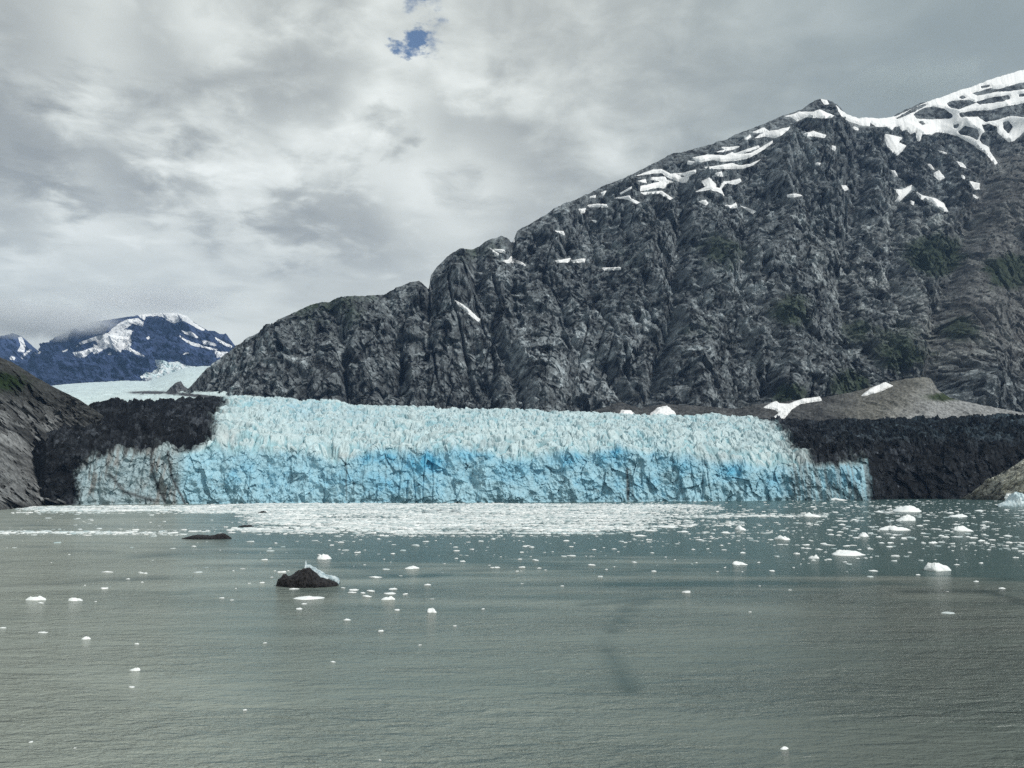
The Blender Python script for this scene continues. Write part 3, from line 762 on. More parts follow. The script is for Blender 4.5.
# debris masks (traced boundaries, frayed by noise)
nz = fbm(X / 35, Y / 60, Z / 35, 5, 0.6)
nf = fbm(X / 8, Y / 12, Z / 8, 4, 0.65)
ux = px0 + 8 * nz + 4 * nf; uy = py0 + 5 * nz + 3 * nf
LEFT = [(-40, 380), (228, 380), (224, 408), (213, 418), (216, 432), (196, 444), (150, 446), (120, 452), (90, 460), (78, 470), (75, 530), (-40, 530)]
RIGHT = [(745, 400), (760, 422), (778, 430), (788, 440), (797, 452), (812, 462), (835, 464), (850, 457), (866, 458), (872, 530), (1200, 530), (1200, 380), (745, 380)]
dl = poly_sd(ux, uy, LEFT); dr = poly_sd(ux, uy, RIGHT)
deb = np.maximum(dl, dr)
dmask = smooth(-5.0, 4.0, deb + 5 * fbm(X / 6, Y / 9, Z / 6 + 2, 4, 0.7))
# serac blocks
wpx = X + 6 * fbm(X / 25, Y / 25, X * 0, 3); wpy = Y + 8 * fbm(X / 25 + 5, Y / 25, X * 0, 3)
f1, f2, rv = worley((wpx + 0.3 * wpy) / 15, (wpy - 0.25 * wpx) / 19.0, 3)
g1, g2, rv2 = worley((wpx - 0.3 * wpy) / 6.5 + 50, (wpy + 0.3 * wpx) / 8.5, 9)
crack = smooth(0.0, 0.22, f2 - f1)
blk = (rv - 0.35) * 5.5 * crack + (crack - 1) * 4.0 + (0.5 - f1) * 2.0 + 3 * facets(wpx / 11 + 9, wpy / 14, 71)
blk2 = (rv2 - 0.5) * 2.6 + (smooth(0, 0.25, g2 - g1) - 1) * 1.6 + (0.4 - g1) * 1.5
swell = fbm(X / 90, Y / 70, X * 0 + 4, 4, 0.55) * 20 + 17 * (ridged((X + 0.8 * Y) / 70, (Y - 0.5 * X) / 45, X * 0 + 2, 3) - 0.4).clip(-0.3, 0.35)
spk = ridged(X / 9, Y / 11, X * 0, 3) * 1.6 + facets(X / 3.6, Y / 5, 61) * 1.3
sup = blk + blk2 + spk + swell
sup = 14 * np.tanh(sup / 14)
edgeback = np.concatenate([np.ones((NCL, 1)), smooth(1.0, 0.9, q) * 0.45 + 0.55, 0.55 * (1 - tb)])
amp = (1 - 0.15 * dmask) * edgeback
Zd = Z + topw * sup * amp * np.concatenate([np.ones((NCL, 1)) * 0.55, 0.55 + 0.45 * smooth(0, 0.05, q), np.ones((11, 1))])
# cliff face relief: buttresses, vertical fractures, scallops
b1 = ridged(X / 60, Z * 0 + 1.3, Z / 150, 3) * 10
b2 = ridged((X + 0.35 * Z) / 22, Z * 0 + 2, Z / 30, 4, 0.6) * 4.5
b3 = fbm(X / 9, Z * 0 + 7, Z / 8, 5, 0.6) * 4.0
c1, c2, crv = worley((X + 4 * nf) / 12, (Z + 4 * nz) / 15, 21)
chip = (crv - 0.5) * 2.0 - (1 - smooth(0, 0.08, c2 - c1)) * 0.9 * smooth(0.0, 0.3, nz + 0.1)
chip = chip + 3.8 * facets((X + 0.4 * Z + 5 * nz) / 17, (Z - 0.3 * X) / 22, 33) + 1.8 * facets((X - 0.5 * Z + 3 * nf) / 7, (Z + 0.3 * X) / 9, 34)
fr1 = np.abs(perlin(X / 16 + 0.2 * nz, Z * 0 + 9, Z / 130))
frac = -2.4 * np.exp(-(fr1 / 0.05) ** 2) * smooth(0.05, 0.5, perlin(X / 60, Z * 0 + 3, Z / 60))
rc = (b1 + b2 + b3 + chip + frac) * (1 - 0.3 * dmask)
Yd = Y - cl_w * rc
Zd = Zd + dmask * topw * (1 - isC) * (9 * fbm(X / 40, Y / 40, X * 0 + 21, 5, 0.6) + 5 * facets(X / 13, Y / 18, 91)) * edgeback
# undercut at the waterline
Yd = Yd + isC * 1.2 * np.exp(-((Z - 1.0) / 2.2) ** 2)
P = np.stack([us * Yd, Yd, Zd], -1)
P[..., 0] += (1 - isC) * 2.0 * fbm(X / 7, Y / 7, X * 0 + 11, 2)
px, py = project(P)
# ice colour: white weathered crust above, denser blue ice in the calving face
face = isC * smooth(1.02, 0.86, np.concatenate([t, np.ones((NS + 11, 1))]))
deep = 0
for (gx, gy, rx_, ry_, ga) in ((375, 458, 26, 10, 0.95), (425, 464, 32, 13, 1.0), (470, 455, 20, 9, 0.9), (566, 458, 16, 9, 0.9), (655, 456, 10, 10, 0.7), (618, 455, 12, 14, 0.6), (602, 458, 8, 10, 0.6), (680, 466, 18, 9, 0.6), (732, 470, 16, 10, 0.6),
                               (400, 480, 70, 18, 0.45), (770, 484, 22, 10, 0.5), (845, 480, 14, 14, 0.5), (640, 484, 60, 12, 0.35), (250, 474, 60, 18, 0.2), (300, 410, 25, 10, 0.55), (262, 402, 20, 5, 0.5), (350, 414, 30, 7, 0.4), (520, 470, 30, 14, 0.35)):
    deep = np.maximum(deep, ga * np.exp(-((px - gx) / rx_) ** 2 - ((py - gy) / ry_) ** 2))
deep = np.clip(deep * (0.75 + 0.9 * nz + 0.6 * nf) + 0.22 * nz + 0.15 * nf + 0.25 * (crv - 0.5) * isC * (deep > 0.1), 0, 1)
crust = np.array([0.57, 0.68, 0.695]); pale = np.array([0.335, 0.55, 0.645]); blue = np.array([0.11, 0.41, 0.60])
tint = np.clip(0.30 + 0.5 * nz + 0.6 * nf, 0, 1)[..., None]
col_top = crust * (1 - tint * 0.45) + pale * tint * 0.45
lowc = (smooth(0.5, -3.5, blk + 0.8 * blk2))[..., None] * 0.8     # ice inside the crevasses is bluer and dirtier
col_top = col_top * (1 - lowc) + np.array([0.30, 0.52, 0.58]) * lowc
col_face = pale * (1 + 0.25 * nf[..., None]) * (1 - 0.25 * tint) + crust * 0.25 * tint
fk = (face * np.ones_like(px))[..., None]
c = col_top * (1 - fk) + col_face * fk
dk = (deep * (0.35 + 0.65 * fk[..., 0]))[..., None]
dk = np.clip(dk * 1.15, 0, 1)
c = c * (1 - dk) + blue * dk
# thin dirt bands and grey dust
dust = smooth(0.0, 0.45, fbm(X / 16, Y / 22, Z / 10 + 3, 6, 0.72))[..., None] * 0.55 * (1 - fk * 0.6)
c = c * (1 - dust) + np.array([0.20, 0.26, 0.27]) * dust
rust = (np.exp(-((px - 230) / 14) ** 2 - ((py - 436) / 7) ** 2) + 0.9 * np.exp(-((px - 345) / 14) ** 2 - ((py - 456) / 3) ** 2) + 0.8 * np.exp(-((px - 715) / 28) ** 2 - ((py - 458) / 7) ** 2) + 0.5 * np.exp(-((px - 490) / 20) ** 2 - ((py - 444) / 4) ** 2))
rust = np.clip(rust + 0.3 * nf - 0.1, 0, 1)[..., None] * 0.35
c = c * (1 - rust) + np.array([0.42, 0.36, 0.33]) * rust
# dirty streaked ice at the left end of the cliff and the cracks between blocks
dirtyL = smooth(190, 168, px + 8 * nz) * smooth(438, 452, py + 4 * nf)
vst = fbm(X / 5, Y * 0, Z / 40, 4, 0.6)
ds = np.clip(dirtyL * (0.28 + 0.9 * smooth(-0.05, 0.45, vst + 0.8 * nz)), 0, 1)[..., None]
c = c * (1 - ds) + np.array([0.12, 0.115, 0.11]) * ds
greyL = (dirtyL * 0.45)[..., None]
c = c * (1 - greyL) + np.array([0.42, 0.46, 0.46]) * greyL
for lp, lw, la in (([(151, 452), (152, 470), (158, 488), (166, 503)], 1.6, 0.9), ([(168, 452), (172, 478), (186, 506)], 1.3, 0.95), ([(627, 470), (628, 500)], 1.6, 0.9), ([(346, 460), (347, 500)], 1.0, 0.6), ([(386, 455), (386, 490)], 0.8, 0.4), ([(110, 475), (125, 492), (150, 500)], 2.2, 0.8), ([(630, 468), (633, 498)], 0.8, 0.5)):
    k = (la * np.exp(-(line_d(px + 2 * nf, py, lp) / lw) ** 2))[..., None]
    c = c * (1 - k) + np.array([0.035, 0.035, 0.035]) * k
streakR = smooth(775, 800, px) * smooth(875, 868, px) * smooth(-0.05, 0.3, fbm(X / 4, Y * 0, Z / 45, 4) + 0.15)
k = (streakR * 0.65)[..., None]; c = c * (1 - k) + np.array([0.20, 0.22, 0.22]) * k
# specks of debris on ice near the moraines
near = np.exp(-np.clip(-deb, 0, 60) / 12) * smooth(0.0, 0.35, nf + 0.4 * nz)
k = (near * 0.8 * (1 - face))[..., None]; c = c * (1 - k) + np.array([0.06, 0.06, 0.06]) * k
# debris colour, with lit upper slope and darker cliff painted in
big_ = fbm(X / 34, Y / 45, Z / 26 + 4, 5, 0.65)
vv = 0.006 + 0.02 * smooth(-0.1, 0.4, nf) + (0.05 * smooth(-0.05, 0.45, big_ + 0.4 * nf)) * (0.35 + 0.65 * (1 - isC)) + 0.16 * smooth(0.40, 0.6, fbm(X / 4, Y / 6, Z / 4 + 8, 3, 0.7) + 0.15 * big_)
rightp = smooth(780, 900, px) * smooth(450, 430, py)
dc = np.stack([vv * (0.88 - 0.12 * rightp), vv * (1 + 0.1 * rightp), vv * (1.18 + 0.15 * rightp)], -1)
c = c * (1 - dmask[..., None]) + dc * dmask[..., None]
P = P - off_g
nr = P.shape[0]
dmf = 0.25 * (dmask[:-1, :-1] + dmask[1:, :-1] + dmask[:-1, 1:] + dmask[1:, 1:])
dlf = (dl > dr)[:-1, :-1]
cf = (isC[:-1] > 0.5) & np.ones((1, NC - 1), bool)
ice_m = dmf < 0.5
for nm, mk, mt, lab in (('ice_cliff', ice_m & cf, M_ice, 'sheer pale blue calving face'), ('crevassed_surface', ice_m & ~cf, M_ice, 'jagged field of white and turquoise seracs'),
                        ('debris_cover', ~ice_m & dlf, M_debris, 'black rubble-covered ice on the left'), ('debris_cover', ~ice_m & ~dlf, M_debris, 'black rubble-covered ice on the right')):
    f = grid_faces(nr, NC, mk)
    V, f, cc = compact(P, f, c)
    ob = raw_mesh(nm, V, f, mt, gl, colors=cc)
    ob['label'] = lab

# upper ice field behind
u0 = float(uw(20, 400)[0]); u1 = float(uw(236, 400)[0])
NC, NR = 620, 200
us = np.linspace(u0, u1, NC); s = np.linspace(0, 1, NR)[:, None]
FT = curve([(20, 390), (62, 384.5), (90, 382.5), (120, 381), (150, 381), (165, 375), (185, 368), (206, 366), (240, 366), (330, 366)], us)
FB = curve([(20, 412), (330, 412)], us)
Yg = 1420 + (4600 - 1420) * s ** 1.8 + 0 * us
Wg = FB + (FT - FB) * s ** 0.75
Zg = CAM_H + Yg * Wg
X = us * Yg
sup = fbm(X / 60, Yg / 160, X * 0, 4) * 10 * (1 - 0.7 * s) + (worley(X / 16, Yg / 45)[2] - 0.5) * 9 * (1 - s * 0.6)
P = np.stack([X, Yg, Zg + sup], -1)
px, py = project(P)
n = fbm(X / 40, Yg / 120, X * 0, 4, 0.6)
c = np.array([0.60, 0.71, 0.72]) * (1 + 0.35 * n[..., None] + 0.35 * fbm(X / 12, Yg / 50, X * 0, 4, 0.7)[..., None])
drt = np.maximum(np.exp(-((px - 150) / 24) ** 2 - ((py - 392.5) / 1.6) ** 2), np.exp(-((py - (392.5 + (px - 165) * 0.10)) / 1.7) ** 2) * smooth(160, 170, px))
drt = smooth(0.25, 0.6, drt + 0.2 * n)[..., None]
c = c * (1 - drt) + np.array([0.03, 0.03, 0.035]) * drt
ob = raw_mesh('upper_icefield', (P - off_g).reshape(-1, 3), grid_faces(NR, NC), M_ice, gl, colors=c.reshape(-1, 3))
ob['label'] = 'flat pale ice of the valley behind the black moraine'

# rock knob standing in the upper ice
def ridge_mass(name, TOPP, Ytop, depth_f, depth_b, base_py, NC, NR, shape, mat, colfn, amp, par=None, rel_sc=1.0, ridge_noise=0.0006):
    TOPP = np.array(TOPP, float)
    uu, _ = uw(TOPP[:, 0], TOPP[:, 1])
    us = np.linspace(uu.min(), uu.max(), NC)
    w_t = curve(TOPP, us) + ridge_noise * fbm(us * 300, us * 0, us * 0 + 5, 4, 0.6)
    w_b = np.full(NC, float(uw(512, base_py)[1])) if np.isscalar(base_py) else curve(base_py, us)
    w_b = np.minimum(w_b, w_t - 0.002)
    Yt = vcurve(Ytop, us, 400)
    s = np.linspace(0, 1, NR)[:, None]; S1 = np.clip(s / 0.85, 0, 1); bk = np.clip((s - 0.85) / 0.15, 0, 1)
    df = vcurve(depth_f, us, 400) if not np.isscalar(depth_f) else depth_f
    Yg = Yt - df * (1 - S1 ** shape)
    Zg = CAM_H + Yg * (w_b + (w_t - w_b) * S1)
    X = us * Yg
    Yg = Yg + bk * depth_b; Zg = Zg - bk ** 1.2 * depth_b * 0.9
    k = rel_sc
    wx_ = fbm(X / 150 / k, Yg / 150 / k, Zg / 150 / k, 3) * 40 * k
    r = (ridged((X + wx_) / 90 / k, Yg / 160 / k, (Zg + wx_) / 150 / k, 4, 0.55) - 0.35) + 0.4 * (ridged((X + 0.6 * Zg) / 25 / k, Yg / 40 / k, (Zg - 0.3 * X) / 45 / k, 4, 0.6) - 0.3)
    fine = fbm(X / 9 / k, Yg / 12 / k, Zg / 9 / k, 4, 0.65)
    e = smooth(1, 0.88, S1) * (1 - bk)
    fct = facets((X + 0.3 * Zg) / 26 / k, (Zg - 0.2 * X) / 30 / k, 41) * 0.22 + facets((X - 0.4 * Zg) / 10 / k, Zg / 13 / k, 42) * 0.10
    rel = amp * (r * (0.15 + 0.85 * e) + 0.16 * fine + fct * (0.2 + 0.8 * e))
    P = np.stack([X, Yg - 0.85 * rel, Zg + 0.35 * rel * (0.2 + 0.8 * e)], -1)
    px, py = project(P)
    c = colfn(X, Yg, Zg, px, py, r, fine)
    o = raw_mesh(name, P.reshape(-1, 3), grid_faces(NR, NC), mat, par, colors=c.reshape(-1, 3))
    return o, P, px, py


def rockcol(base, tint=(1, 1, 1), spread=0.5):
    def fn(X, Y, Z, px, py, r, fine):
        n = fbm(X / 45, Y / 60, Z / 30, 5, 0.6)
        v = base * np.clip(1 + spread * (n + 1.2 * fine) + 0.5 * (r - 0.1), 0.25, 3)
        return np.stack([v * tint[0], v * tint[1], v * tint[2]], -1)
    return fn


o, *_ = ridge_mass('rock_outcrop', [(158, 398), (166, 392), (172, 386), (177, 382), (181, 381), (184, 386), (190, 390), (200, 396), (206, 400)], [(150, 1900), (210, 1900)], 60, 60, 410, 90, 60, 1.0, M_rock, rockcol(0.11, (0.95, 1, 1.08)), 14, rel_sc=0.5)
tag(o, kind='structure')

# ------------------------------------------------------------------ left hill
def leftcol(X, Y, Z, px, py, r, fine):
    n = fbm(X / 28, Y / 40, Z / 22, 5, 0.62); st = fbm((X + 0.7 * Z) / 7, Y / 14, (Z - 0.8 * X) / 15, 5, 0.65)
    v = 0.095 + 0.07 * n + 0.12 * fine + 0.06 * st
    palez = smooth(385, 425, py - 0.15 * px) * smooth(0.0, 0.4, n + 0.7 * st + 0.25)
    v = v + 0.16 * palez
    v = np.clip(v * (0.8 + 0.5 * r), 0.025, 0.5)
    c = np.stack([v * 0.97, v, v * 1.01], -1)
    topdark = smooth(415, 385, py - 0.3 * px + 10 * n)[..., None] * 0.6
    c = c * (1 - topdark) + np.array([0.030, 0.031, 0.027]) * topdark
    g = smooth(0.25, 0.6, 0.8 * np.exp(-((px - 3) / 30) ** 2 - ((py - 381) / 11) ** 2) + 0.6 * n + 0.3 * fine)[..., None]
    c = c * (1 - g) + np.array([0.022, 0.038, 0.013]) * g
    wet = smooth(500, 507, py)[..., None] * 0.6
    return c * (1 - wet) + np.array([0.03, 0.03, 0.03]) * wet
hill, *_ = ridge_mass('rocky_hill', [(-260, 270), (-160, 300), (-80, 330), (-30, 346), (0, 357), (14, 363), (27, 371), (38, 378), (50, 385), (62, 391), (76, 398), (88, 405), (100, 413), (112, 424), (124, 436), (135, 450), (150, 470)],
                      [(-260, 820), (0, 900), (60, 960), (150, 900)], [(-260, 330), (0, 275), (36, 250), (60, 215), (150, 120)], 300,
                      [(-260, 540), (-60, 520), (0, 516), (36, 512), (150, 500)], 520, 420, 1.1, M_rock, leftcol, 46, rel_sc=0.55)
tag(hill, kind='structure')

# pale wet rock point at the right edge
def rightcol(X, Y, Z, px, py, r, fine):
    n = fbm(X / 10, Y / 20, Z / 8, 5, 0.62); st = fbm((X - 0.9 * Z) / 3.5, Y / 9, (Z + 0.5 * X) / 16, 4, 0.6)
    v = np.clip(0.50 + 0.30 * n + 0.85 * st + 0.2 * fine, 0.03, 0.7)
    c = np.stack([v * 1.0, v * 1.0, v * 0.89], -1)
    d = smooth(0.05, 0.35, n + 0.3 * smooth(985, 1005, px) * smooth(480, 470, py))[..., None] * smooth(1026, 1000, px)[..., None] * 0.5
    c = c * (1 - d) + np.array([0.05, 0.065, 0.05]) * d
    wet = smooth(492, 497, py)[..., None] * 0.7
    return c * (1 - wet) + np.array([0.04, 0.04, 0.035]) * wet
o, *_ = ridge_mass('rocky_point', [(958, 500), (966, 496), (974, 492), (980, 487), (986, 482), (992, 478), (1000, 474), (1008, 470), (1016, 465), (1024, 460), (1050, 445), (1100, 425), (1180, 400)],
                   [(950, 900), (1024, 900), (1180, 900)], [(958, 12), (1024, 60), (1180, 190)], 150, [(958, 504), (1180, 512)], 420, 160, 1.0, M_rock, rightcol, 24, rel_sc=0.25, ridge_noise=0.006)
tag(o, kind='structure')

# ------------------------------------------------------------------ far mountains
def far_haze_col(X, Y, Z, px, py, r, fine):
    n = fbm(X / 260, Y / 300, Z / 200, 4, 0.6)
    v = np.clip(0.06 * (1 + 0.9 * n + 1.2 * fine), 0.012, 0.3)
    return np.stack([v * 0.68, v * 0.98, v * 2.0], -1)  # rock pushed towards blue: distance haze painted into its colour
fm2, P2, x2, y2 = ridge_mass('far_mountain', [(-200, 300), (-100, 315), (-40, 325), (0, 338), (12, 333), (22, 336), (35, 348), (55, 362), (75, 375), (100, 392)], [(-200, 8200), (100, 8200)], 1500, 1500, 410, 260, 160, 1.0, M_far, far_haze_col, 260, rel_sc=5)
tag(fm2, kind='structure')
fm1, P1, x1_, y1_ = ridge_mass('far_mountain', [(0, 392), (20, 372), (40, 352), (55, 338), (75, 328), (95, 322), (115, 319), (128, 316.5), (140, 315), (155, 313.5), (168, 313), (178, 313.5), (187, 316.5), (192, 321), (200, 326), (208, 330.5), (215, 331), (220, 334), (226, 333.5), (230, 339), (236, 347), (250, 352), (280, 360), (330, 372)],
                               [(0, 6900), (160, 6700), (330, 6700)], 2100, 1800, 405, 620, 420, 1.05, M_far, far_haze_col, 210, rel_sc=4)
tag(fm1, kind='structure')
GF = 'snow patches on the blue mountain far behind the glacier'
FS = [(ZG, 'summit snowfield along the top ridge of the far blue mountain', [(125, 100), (300, 85), (400, 80), (500, 105), (545, 130), (560, 170), (600, 195), (650, 225), (640, 237), (590, 215), (540, 185), (490, 160), (440, 165), (420, 185), (380, 165), (330, 130), (290, 120), (200, 125), (190, 155), (150, 130)]),
      (ZG, 'short slanting snow strip below the summit snowfield of the blue mountain', [(465, 235), (510, 245), (540, 238), (600, 285), (590, 292), (530, 270), (490, 255)]),
      (ZG, 'long slanting snow strip crossing the right side of the blue mountain', [(455, 272), (500, 300), (540, 322), (600, 340), (680, 365), (750, 378), (745, 388), (690, 380), (620, 362), (560, 350), (520, 328), (470, 292)]),
      (ZG, 'snow band stepping down the right shoulder of the blue mountain', [(625, 310), (680, 315), (740, 345), (730, 352), (690, 345), (640, 340)]),
      (ZG, 'snow strip just under the right skyline of the blue mountain', [(730, 285), (800, 325), (862, 355), (860, 367), (800, 345), (740, 305)]),
      (ZG, 'snow block touching the dark slope at the right foot of the blue mountain', [(728, 392), (780, 398), (832, 402), (825, 435), (740, 440)]),
      (ZG, None, [(205, 290), (225, 272), (228, 295), (212, 308)]), (ZG, None, [(480, 412), (520, 402), (530, 412), (490, 420)]),
      (ZF, 'big forked snowfield on the left face of the blue mountain', [(555, 355), (640, 315), (740, 280), (830, 255), (870, 215), (930, 170), (990, 150), (1060, 140), (1100, 170), (1095, 205), (1020, 180), (985, 205), (940, 230), (1000, 230), (1015, 240), (1000, 280), (1010, 330), (1000, 375), (960, 385), (930, 420), (880, 385), (840, 360), (760, 400), (720, 415), (715, 385), (640, 445), (590, 440), (560, 405), (640, 390), (750, 350), (745, 305), (660, 330), (570, 362)]),
      (ZG, 'snow tongue tapering down from the forked snowfield', [(-5, 240), (60, 235), (90, 245), (20, 262), (50, 290), (90, 340), (70, 365), (190, 430), (185, 440), (100, 405), (50, 375), (-5, 385)]),
      (ZF, None, [(290, 405), (315, 390), (320, 400), (295, 415)]), (ZF, None, [(555, 580), (575, 575), (572, 592), (558, 592)]), (ZF, None, [(478, 395), (520, 375), (522, 383), (482, 402)]), (ZF, None, [(830, 405), (855, 405), (850, 422), (832, 420)])]
FLK = []
MK2 = [(190, 317, 'blue summit snowfield'), (115, 335, 'big forked snowfield'), (190, 334, 'slanting strip on the blue mountain'), (220, 353, 'snow block at blue foot')]
for zz, lab, pts in FS:
    pl = zc_(pts, *zz)
    _o = drape('snow_patch', lab or 'tiny snow fleck on the blue far mountain', 'snow patch', GF if lab else 'snow flecks on the far blue mountain', pl, P1, x1_, y1_, thick=22, rough=1.0)
    if not lab and _o: FLK.append((_o, float(np.mean([q_[0] for q_ in pl])), float(np.mean([q_[1] for q_ in pl]))))
relabel(FLK, MK2, 'small snow fleck')
for lab, pts in (('left streaky snow gully on the farthest peak under the cloud', [(140, 290), (165, 280), (195, 350), (185, 400), (150, 395), (130, 400), (160, 350)]), ('bright snow streak on the farthest peak above the dark hill', [(150, 460), (170, 420), (240, 370), (245, 380), (195, 425), (160, 465)]), ('low snow patch on the farthest peak just above the dark hill', [(70, 445), (90, 430), (118, 440), (110, 460), (80, 458)])):
    drape('snow_patch', lab, 'snow patch', GF, zc_(pts, *ZF), P2, x2, y2, thick=25, rough=0.7)
# hanging icefall
drape('icefall', 'white jagged icefall tumbling to the valley glacier below the blue mountain', 'icefall', None, zc_([(150, 590), (200, 555), (260, 560), (300, 530), (280, 500), (270, 460), (330, 462), (370, 480), (440, 472), (490, 500), (560, 512), (655, 512), (600, 600), (540, 660), (400, 660), (220, 640)], *ZG), P1, x1_, y1_, thick=45, rough=1.5, mat=noise_material('icefall_ice', (0.62, 0.78, 0.8), (0.9, 0.88, 0.88), 0.02, 0.6, 0.9, 0.02, 0.3, 30.0))

# ------------------------------------------------------------------ icebergs
def berg_mesh(name, seed, mat, sub=3, peak=0.5, rough=0.35):
    """unit berg: width 1 along x, depth ~0.8, height 1, its waterline at z = 0"""
    r = np.random.default_rng(seed)
    nu, nv = (40, 16) if sub > 3 else (18, 8)
    a = np.linspace(0, 2 * math.pi, nu, endpoint=False)
    rad = 0.42 + 0.0 * a
    for k in range(1, 6): rad += 0.10 / k * np.sin(k * a + r.uniform(0, 6.28))
    rad = rad / max(np.ptp(rad * np.cos(a)), 1e-3)
    V = []
    hx, hy = r.uniform(-0.2, 0.2), r.uniform(-0.15, 0.15)
    for j in range(nv):
        tt = j / (nv - 1)
        if tt < 0.15:
            z = -0.35 * (1 - tt / 0.15); sc = 0.9 + tt
        else:
            q_ = (tt - 0.15) / 0.85
            z = q_; sc = 1.05 * (1 - q_ ** (1.6 + peak)) ** (0.8)
            z = q_ ** 1.15
        for i in range(nu):
            x = rad[i] * math.cos(a[i]) * sc; y = rad[i] * math.sin(a[i]) * 0.8 * sc
            V.append((x + hx * max(z, 0), y + hy * max(z, 0), z))
    V.append((hx, hy, 1.02))
    V = np.array(V, np.float32)
    n = fbm(V[:, 0] * 4 + seed * 3.1, V[:, 1] * 4, V[:, 2] * 1.5, 4, 0.6)
    n2_ = fbm(V[:, 0] * 3 + seed * 1.7, V[:, 1] * 3 + 40, V[:, 2] * 0, 4, 0.6)
    up = np.clip(V[:, 2], 0, 1)
    V[:, 2] = V[:, 2] * np.clip(0.75 + rough * 2.8 * n2_, 0.15, 1.9)
    V[:, 0] += n * rough * 0.25; V[:, 1] += n2_ * rough * 0.2
    V[:, 2] /= max(V[:, 2].max(), 1e-3)
    V[:, 0] -= (V[:, 0].max() + V[:, 0].min()) / 2; V[:, 0] /= np.ptp(V[:, 0])
    F_ = []
    for j in range(nv - 1):
        for i in range(nu):
            i2 = (i + 1) % nu
            F_.append((j * nu + i, j * nu + i2, (j + 1) * nu + i2)); F_.append((j * nu + i, (j + 1) * nu + i2, (j + 1) * nu + i))
    tp = len(V) - 1
    for i in range(nu): F_.append(((nv - 1) * nu + i, (nv - 1) * nu + (i + 1) % nu, tp))
    me_o = raw_mesh(name, V, np.array(F_), mat)
    return me_o


def place_berg(px_, py_, w_, h_, label, seed, mat, group=None, name='iceberg', sub=3, peak=0.5, rough=0.35, depth=0.6):
    x, y = on_water(px_, py_)
    o = berg_mesh(name, seed, mat, sub, peak, rough)
    Wd = w_ * y / F; Ht = h_ * y / F
    dp = min(Wd, max(Ht * 2.5, Wd * depth))
    o.location = (x, y + dp * 0.3, 0.0)
    o.scale = (Wd, dp, Ht)
    tag(o, label, 'ice' if name == 'ice_floe' else 'iceberg', group)
    return o


BIG = [(910.6, 512, 28, 6, 'white dome-shaped iceberg, farthest of the big ones in front of the black moraine'), (908.5, 521, 18, 6, 'small humped white iceberg just below the dome-shaped one'),
       (897, 530.5, 30, 4.5, 'long low white iceberg with a knob at its left end'), (965, 531.5, 21, 5.5, 'smooth loaf-shaped white iceberg towards the right edge'),
       (960.5, 517, 18, 3, 'flat white iceberg above the loaf-shaped one'), (851, 555.5, 34, 5, 'long flat white iceberg with one small pointed spike'),
       (942, 571.5, 27, 8.5, 'bright white domed iceberg with a blue-tinted waterline, nearest on the right'), (813, 517, 18, 4.5, 'white iceberg with a raised right end at the edge of the brash'),
       (784, 540, 15, 4.5, 'chunky white iceberg among the speckled ice on the right'), (741, 530, 11, 4, 'rounded white iceberg in the speckled water below the brash'), (815, 559, 10, 4, 'small boxy white iceberg left of the long spiked one'),
       (740.5, 565, 15, 3.5, 'flat white iceberg on the edge between dark and rippled water'), (323, 559.5, 14, 5, 'pointed white iceberg behind the black iceberg'), (411.5, 569, 15, 3, 'flat white iceberg right of and beyond the black iceberg'),
       (388, 600, 13.5, 3.5, 'largest white floe of the cluster right of the black iceberg'), (431.5, 612.5, 10, 4.2, 'rounded white floe alone to the right of the cluster'), (307, 599.5, 30, 2.8, 'long thin white floe in front of the black iceberg'),
       (34, 600.5, 20, 3.6, 'flat white floe by itself near the left edge'), (74, 601, 14, 3, 'small white floe just right of the one near the left edge'), (840, 500.5, 20, 2.6, 'white ice shelf lying at the foot of the right end of the ice cliff'),
       (865, 537, 10, 4.5, 'knobbly white iceberg at the left end of the brash trail on the right'), (134, 671, 11, 2.8, 'small white floe with a nub in the empty rippled water, lower left'), (85, 639.5, 9, 2.6, 'small oval white floe in the rippled water at left'), (785, 749.5, 8, 2.2, 'tiny white floe alone near the bottom right')]
for i, (a_, b_, w_, h_, lab) in enumerate(BIG):
    place_berg(a_, b_, w_, h_, lab, 100 + i, M_white, 'white icebergs and floes scattered on the water', 'iceberg' if h_ > 3.3 else 'ice_floe', 4, 0.4, 0.27)

# black iceberg
def dark_berg(name, prof, py_, xs0, label, seed, mat, depth_m, par_label=None):
    """berg from a crest profile [(px, height px)], real size at its waterline distance"""
    pr = np.array(prof, float)
    x, y = on_water(pr[:, 0].mean(), py_)
    m = y / F
    n = 70; kk = 26
    sx = np.linspace(pr[0, 0], pr[-1, 0], n)
    hh = np.interp(sx, pr[:, 0], pr[:, 1]) * m
    xx = (sx - pr[:, 0].mean()) * m
    env = np.sin(np.linspace(0.08, math.pi - 0.08, n)) ** 0.6
    th = np.linspace(-0.15 * math.pi, 1.15 * math.pi, kk)
    XX = np.repeat(xx[:, None], kk, 1)
    YY = -np.cos(th)[None, :] * depth_m * 0.5 * env[:, None]
    ZZ = np.sign(np.sin(th))[None, :] * (np.abs(np.sin(th))[None, :] ** 0.8) * hh[:, None]
    ZZ = np.maximum(ZZ, -0.8)
    r_ = np.random.default_rng(seed)
    nn = fbm(XX * 0.55 + seed, YY * 0.55, ZZ * 0.7, 5, 0.62); n2_ = fbm(XX * 0.5 + seed + 9, YY * 0.5, ZZ * 0.5, 4, 0.6)
    up = np.clip(ZZ / max(hh.max(), 0.1), 0, 1)
    YY = YY + 1.3 * nn * env[:, None]; ZZ = ZZ * (1 + 0.25 * n2_) + 0.25 * nn * up
    V = np.stack([XX, YY, ZZ], -1)
    f = grid_faces(n, kk)
    return V, f, (float(x), float(y)), m

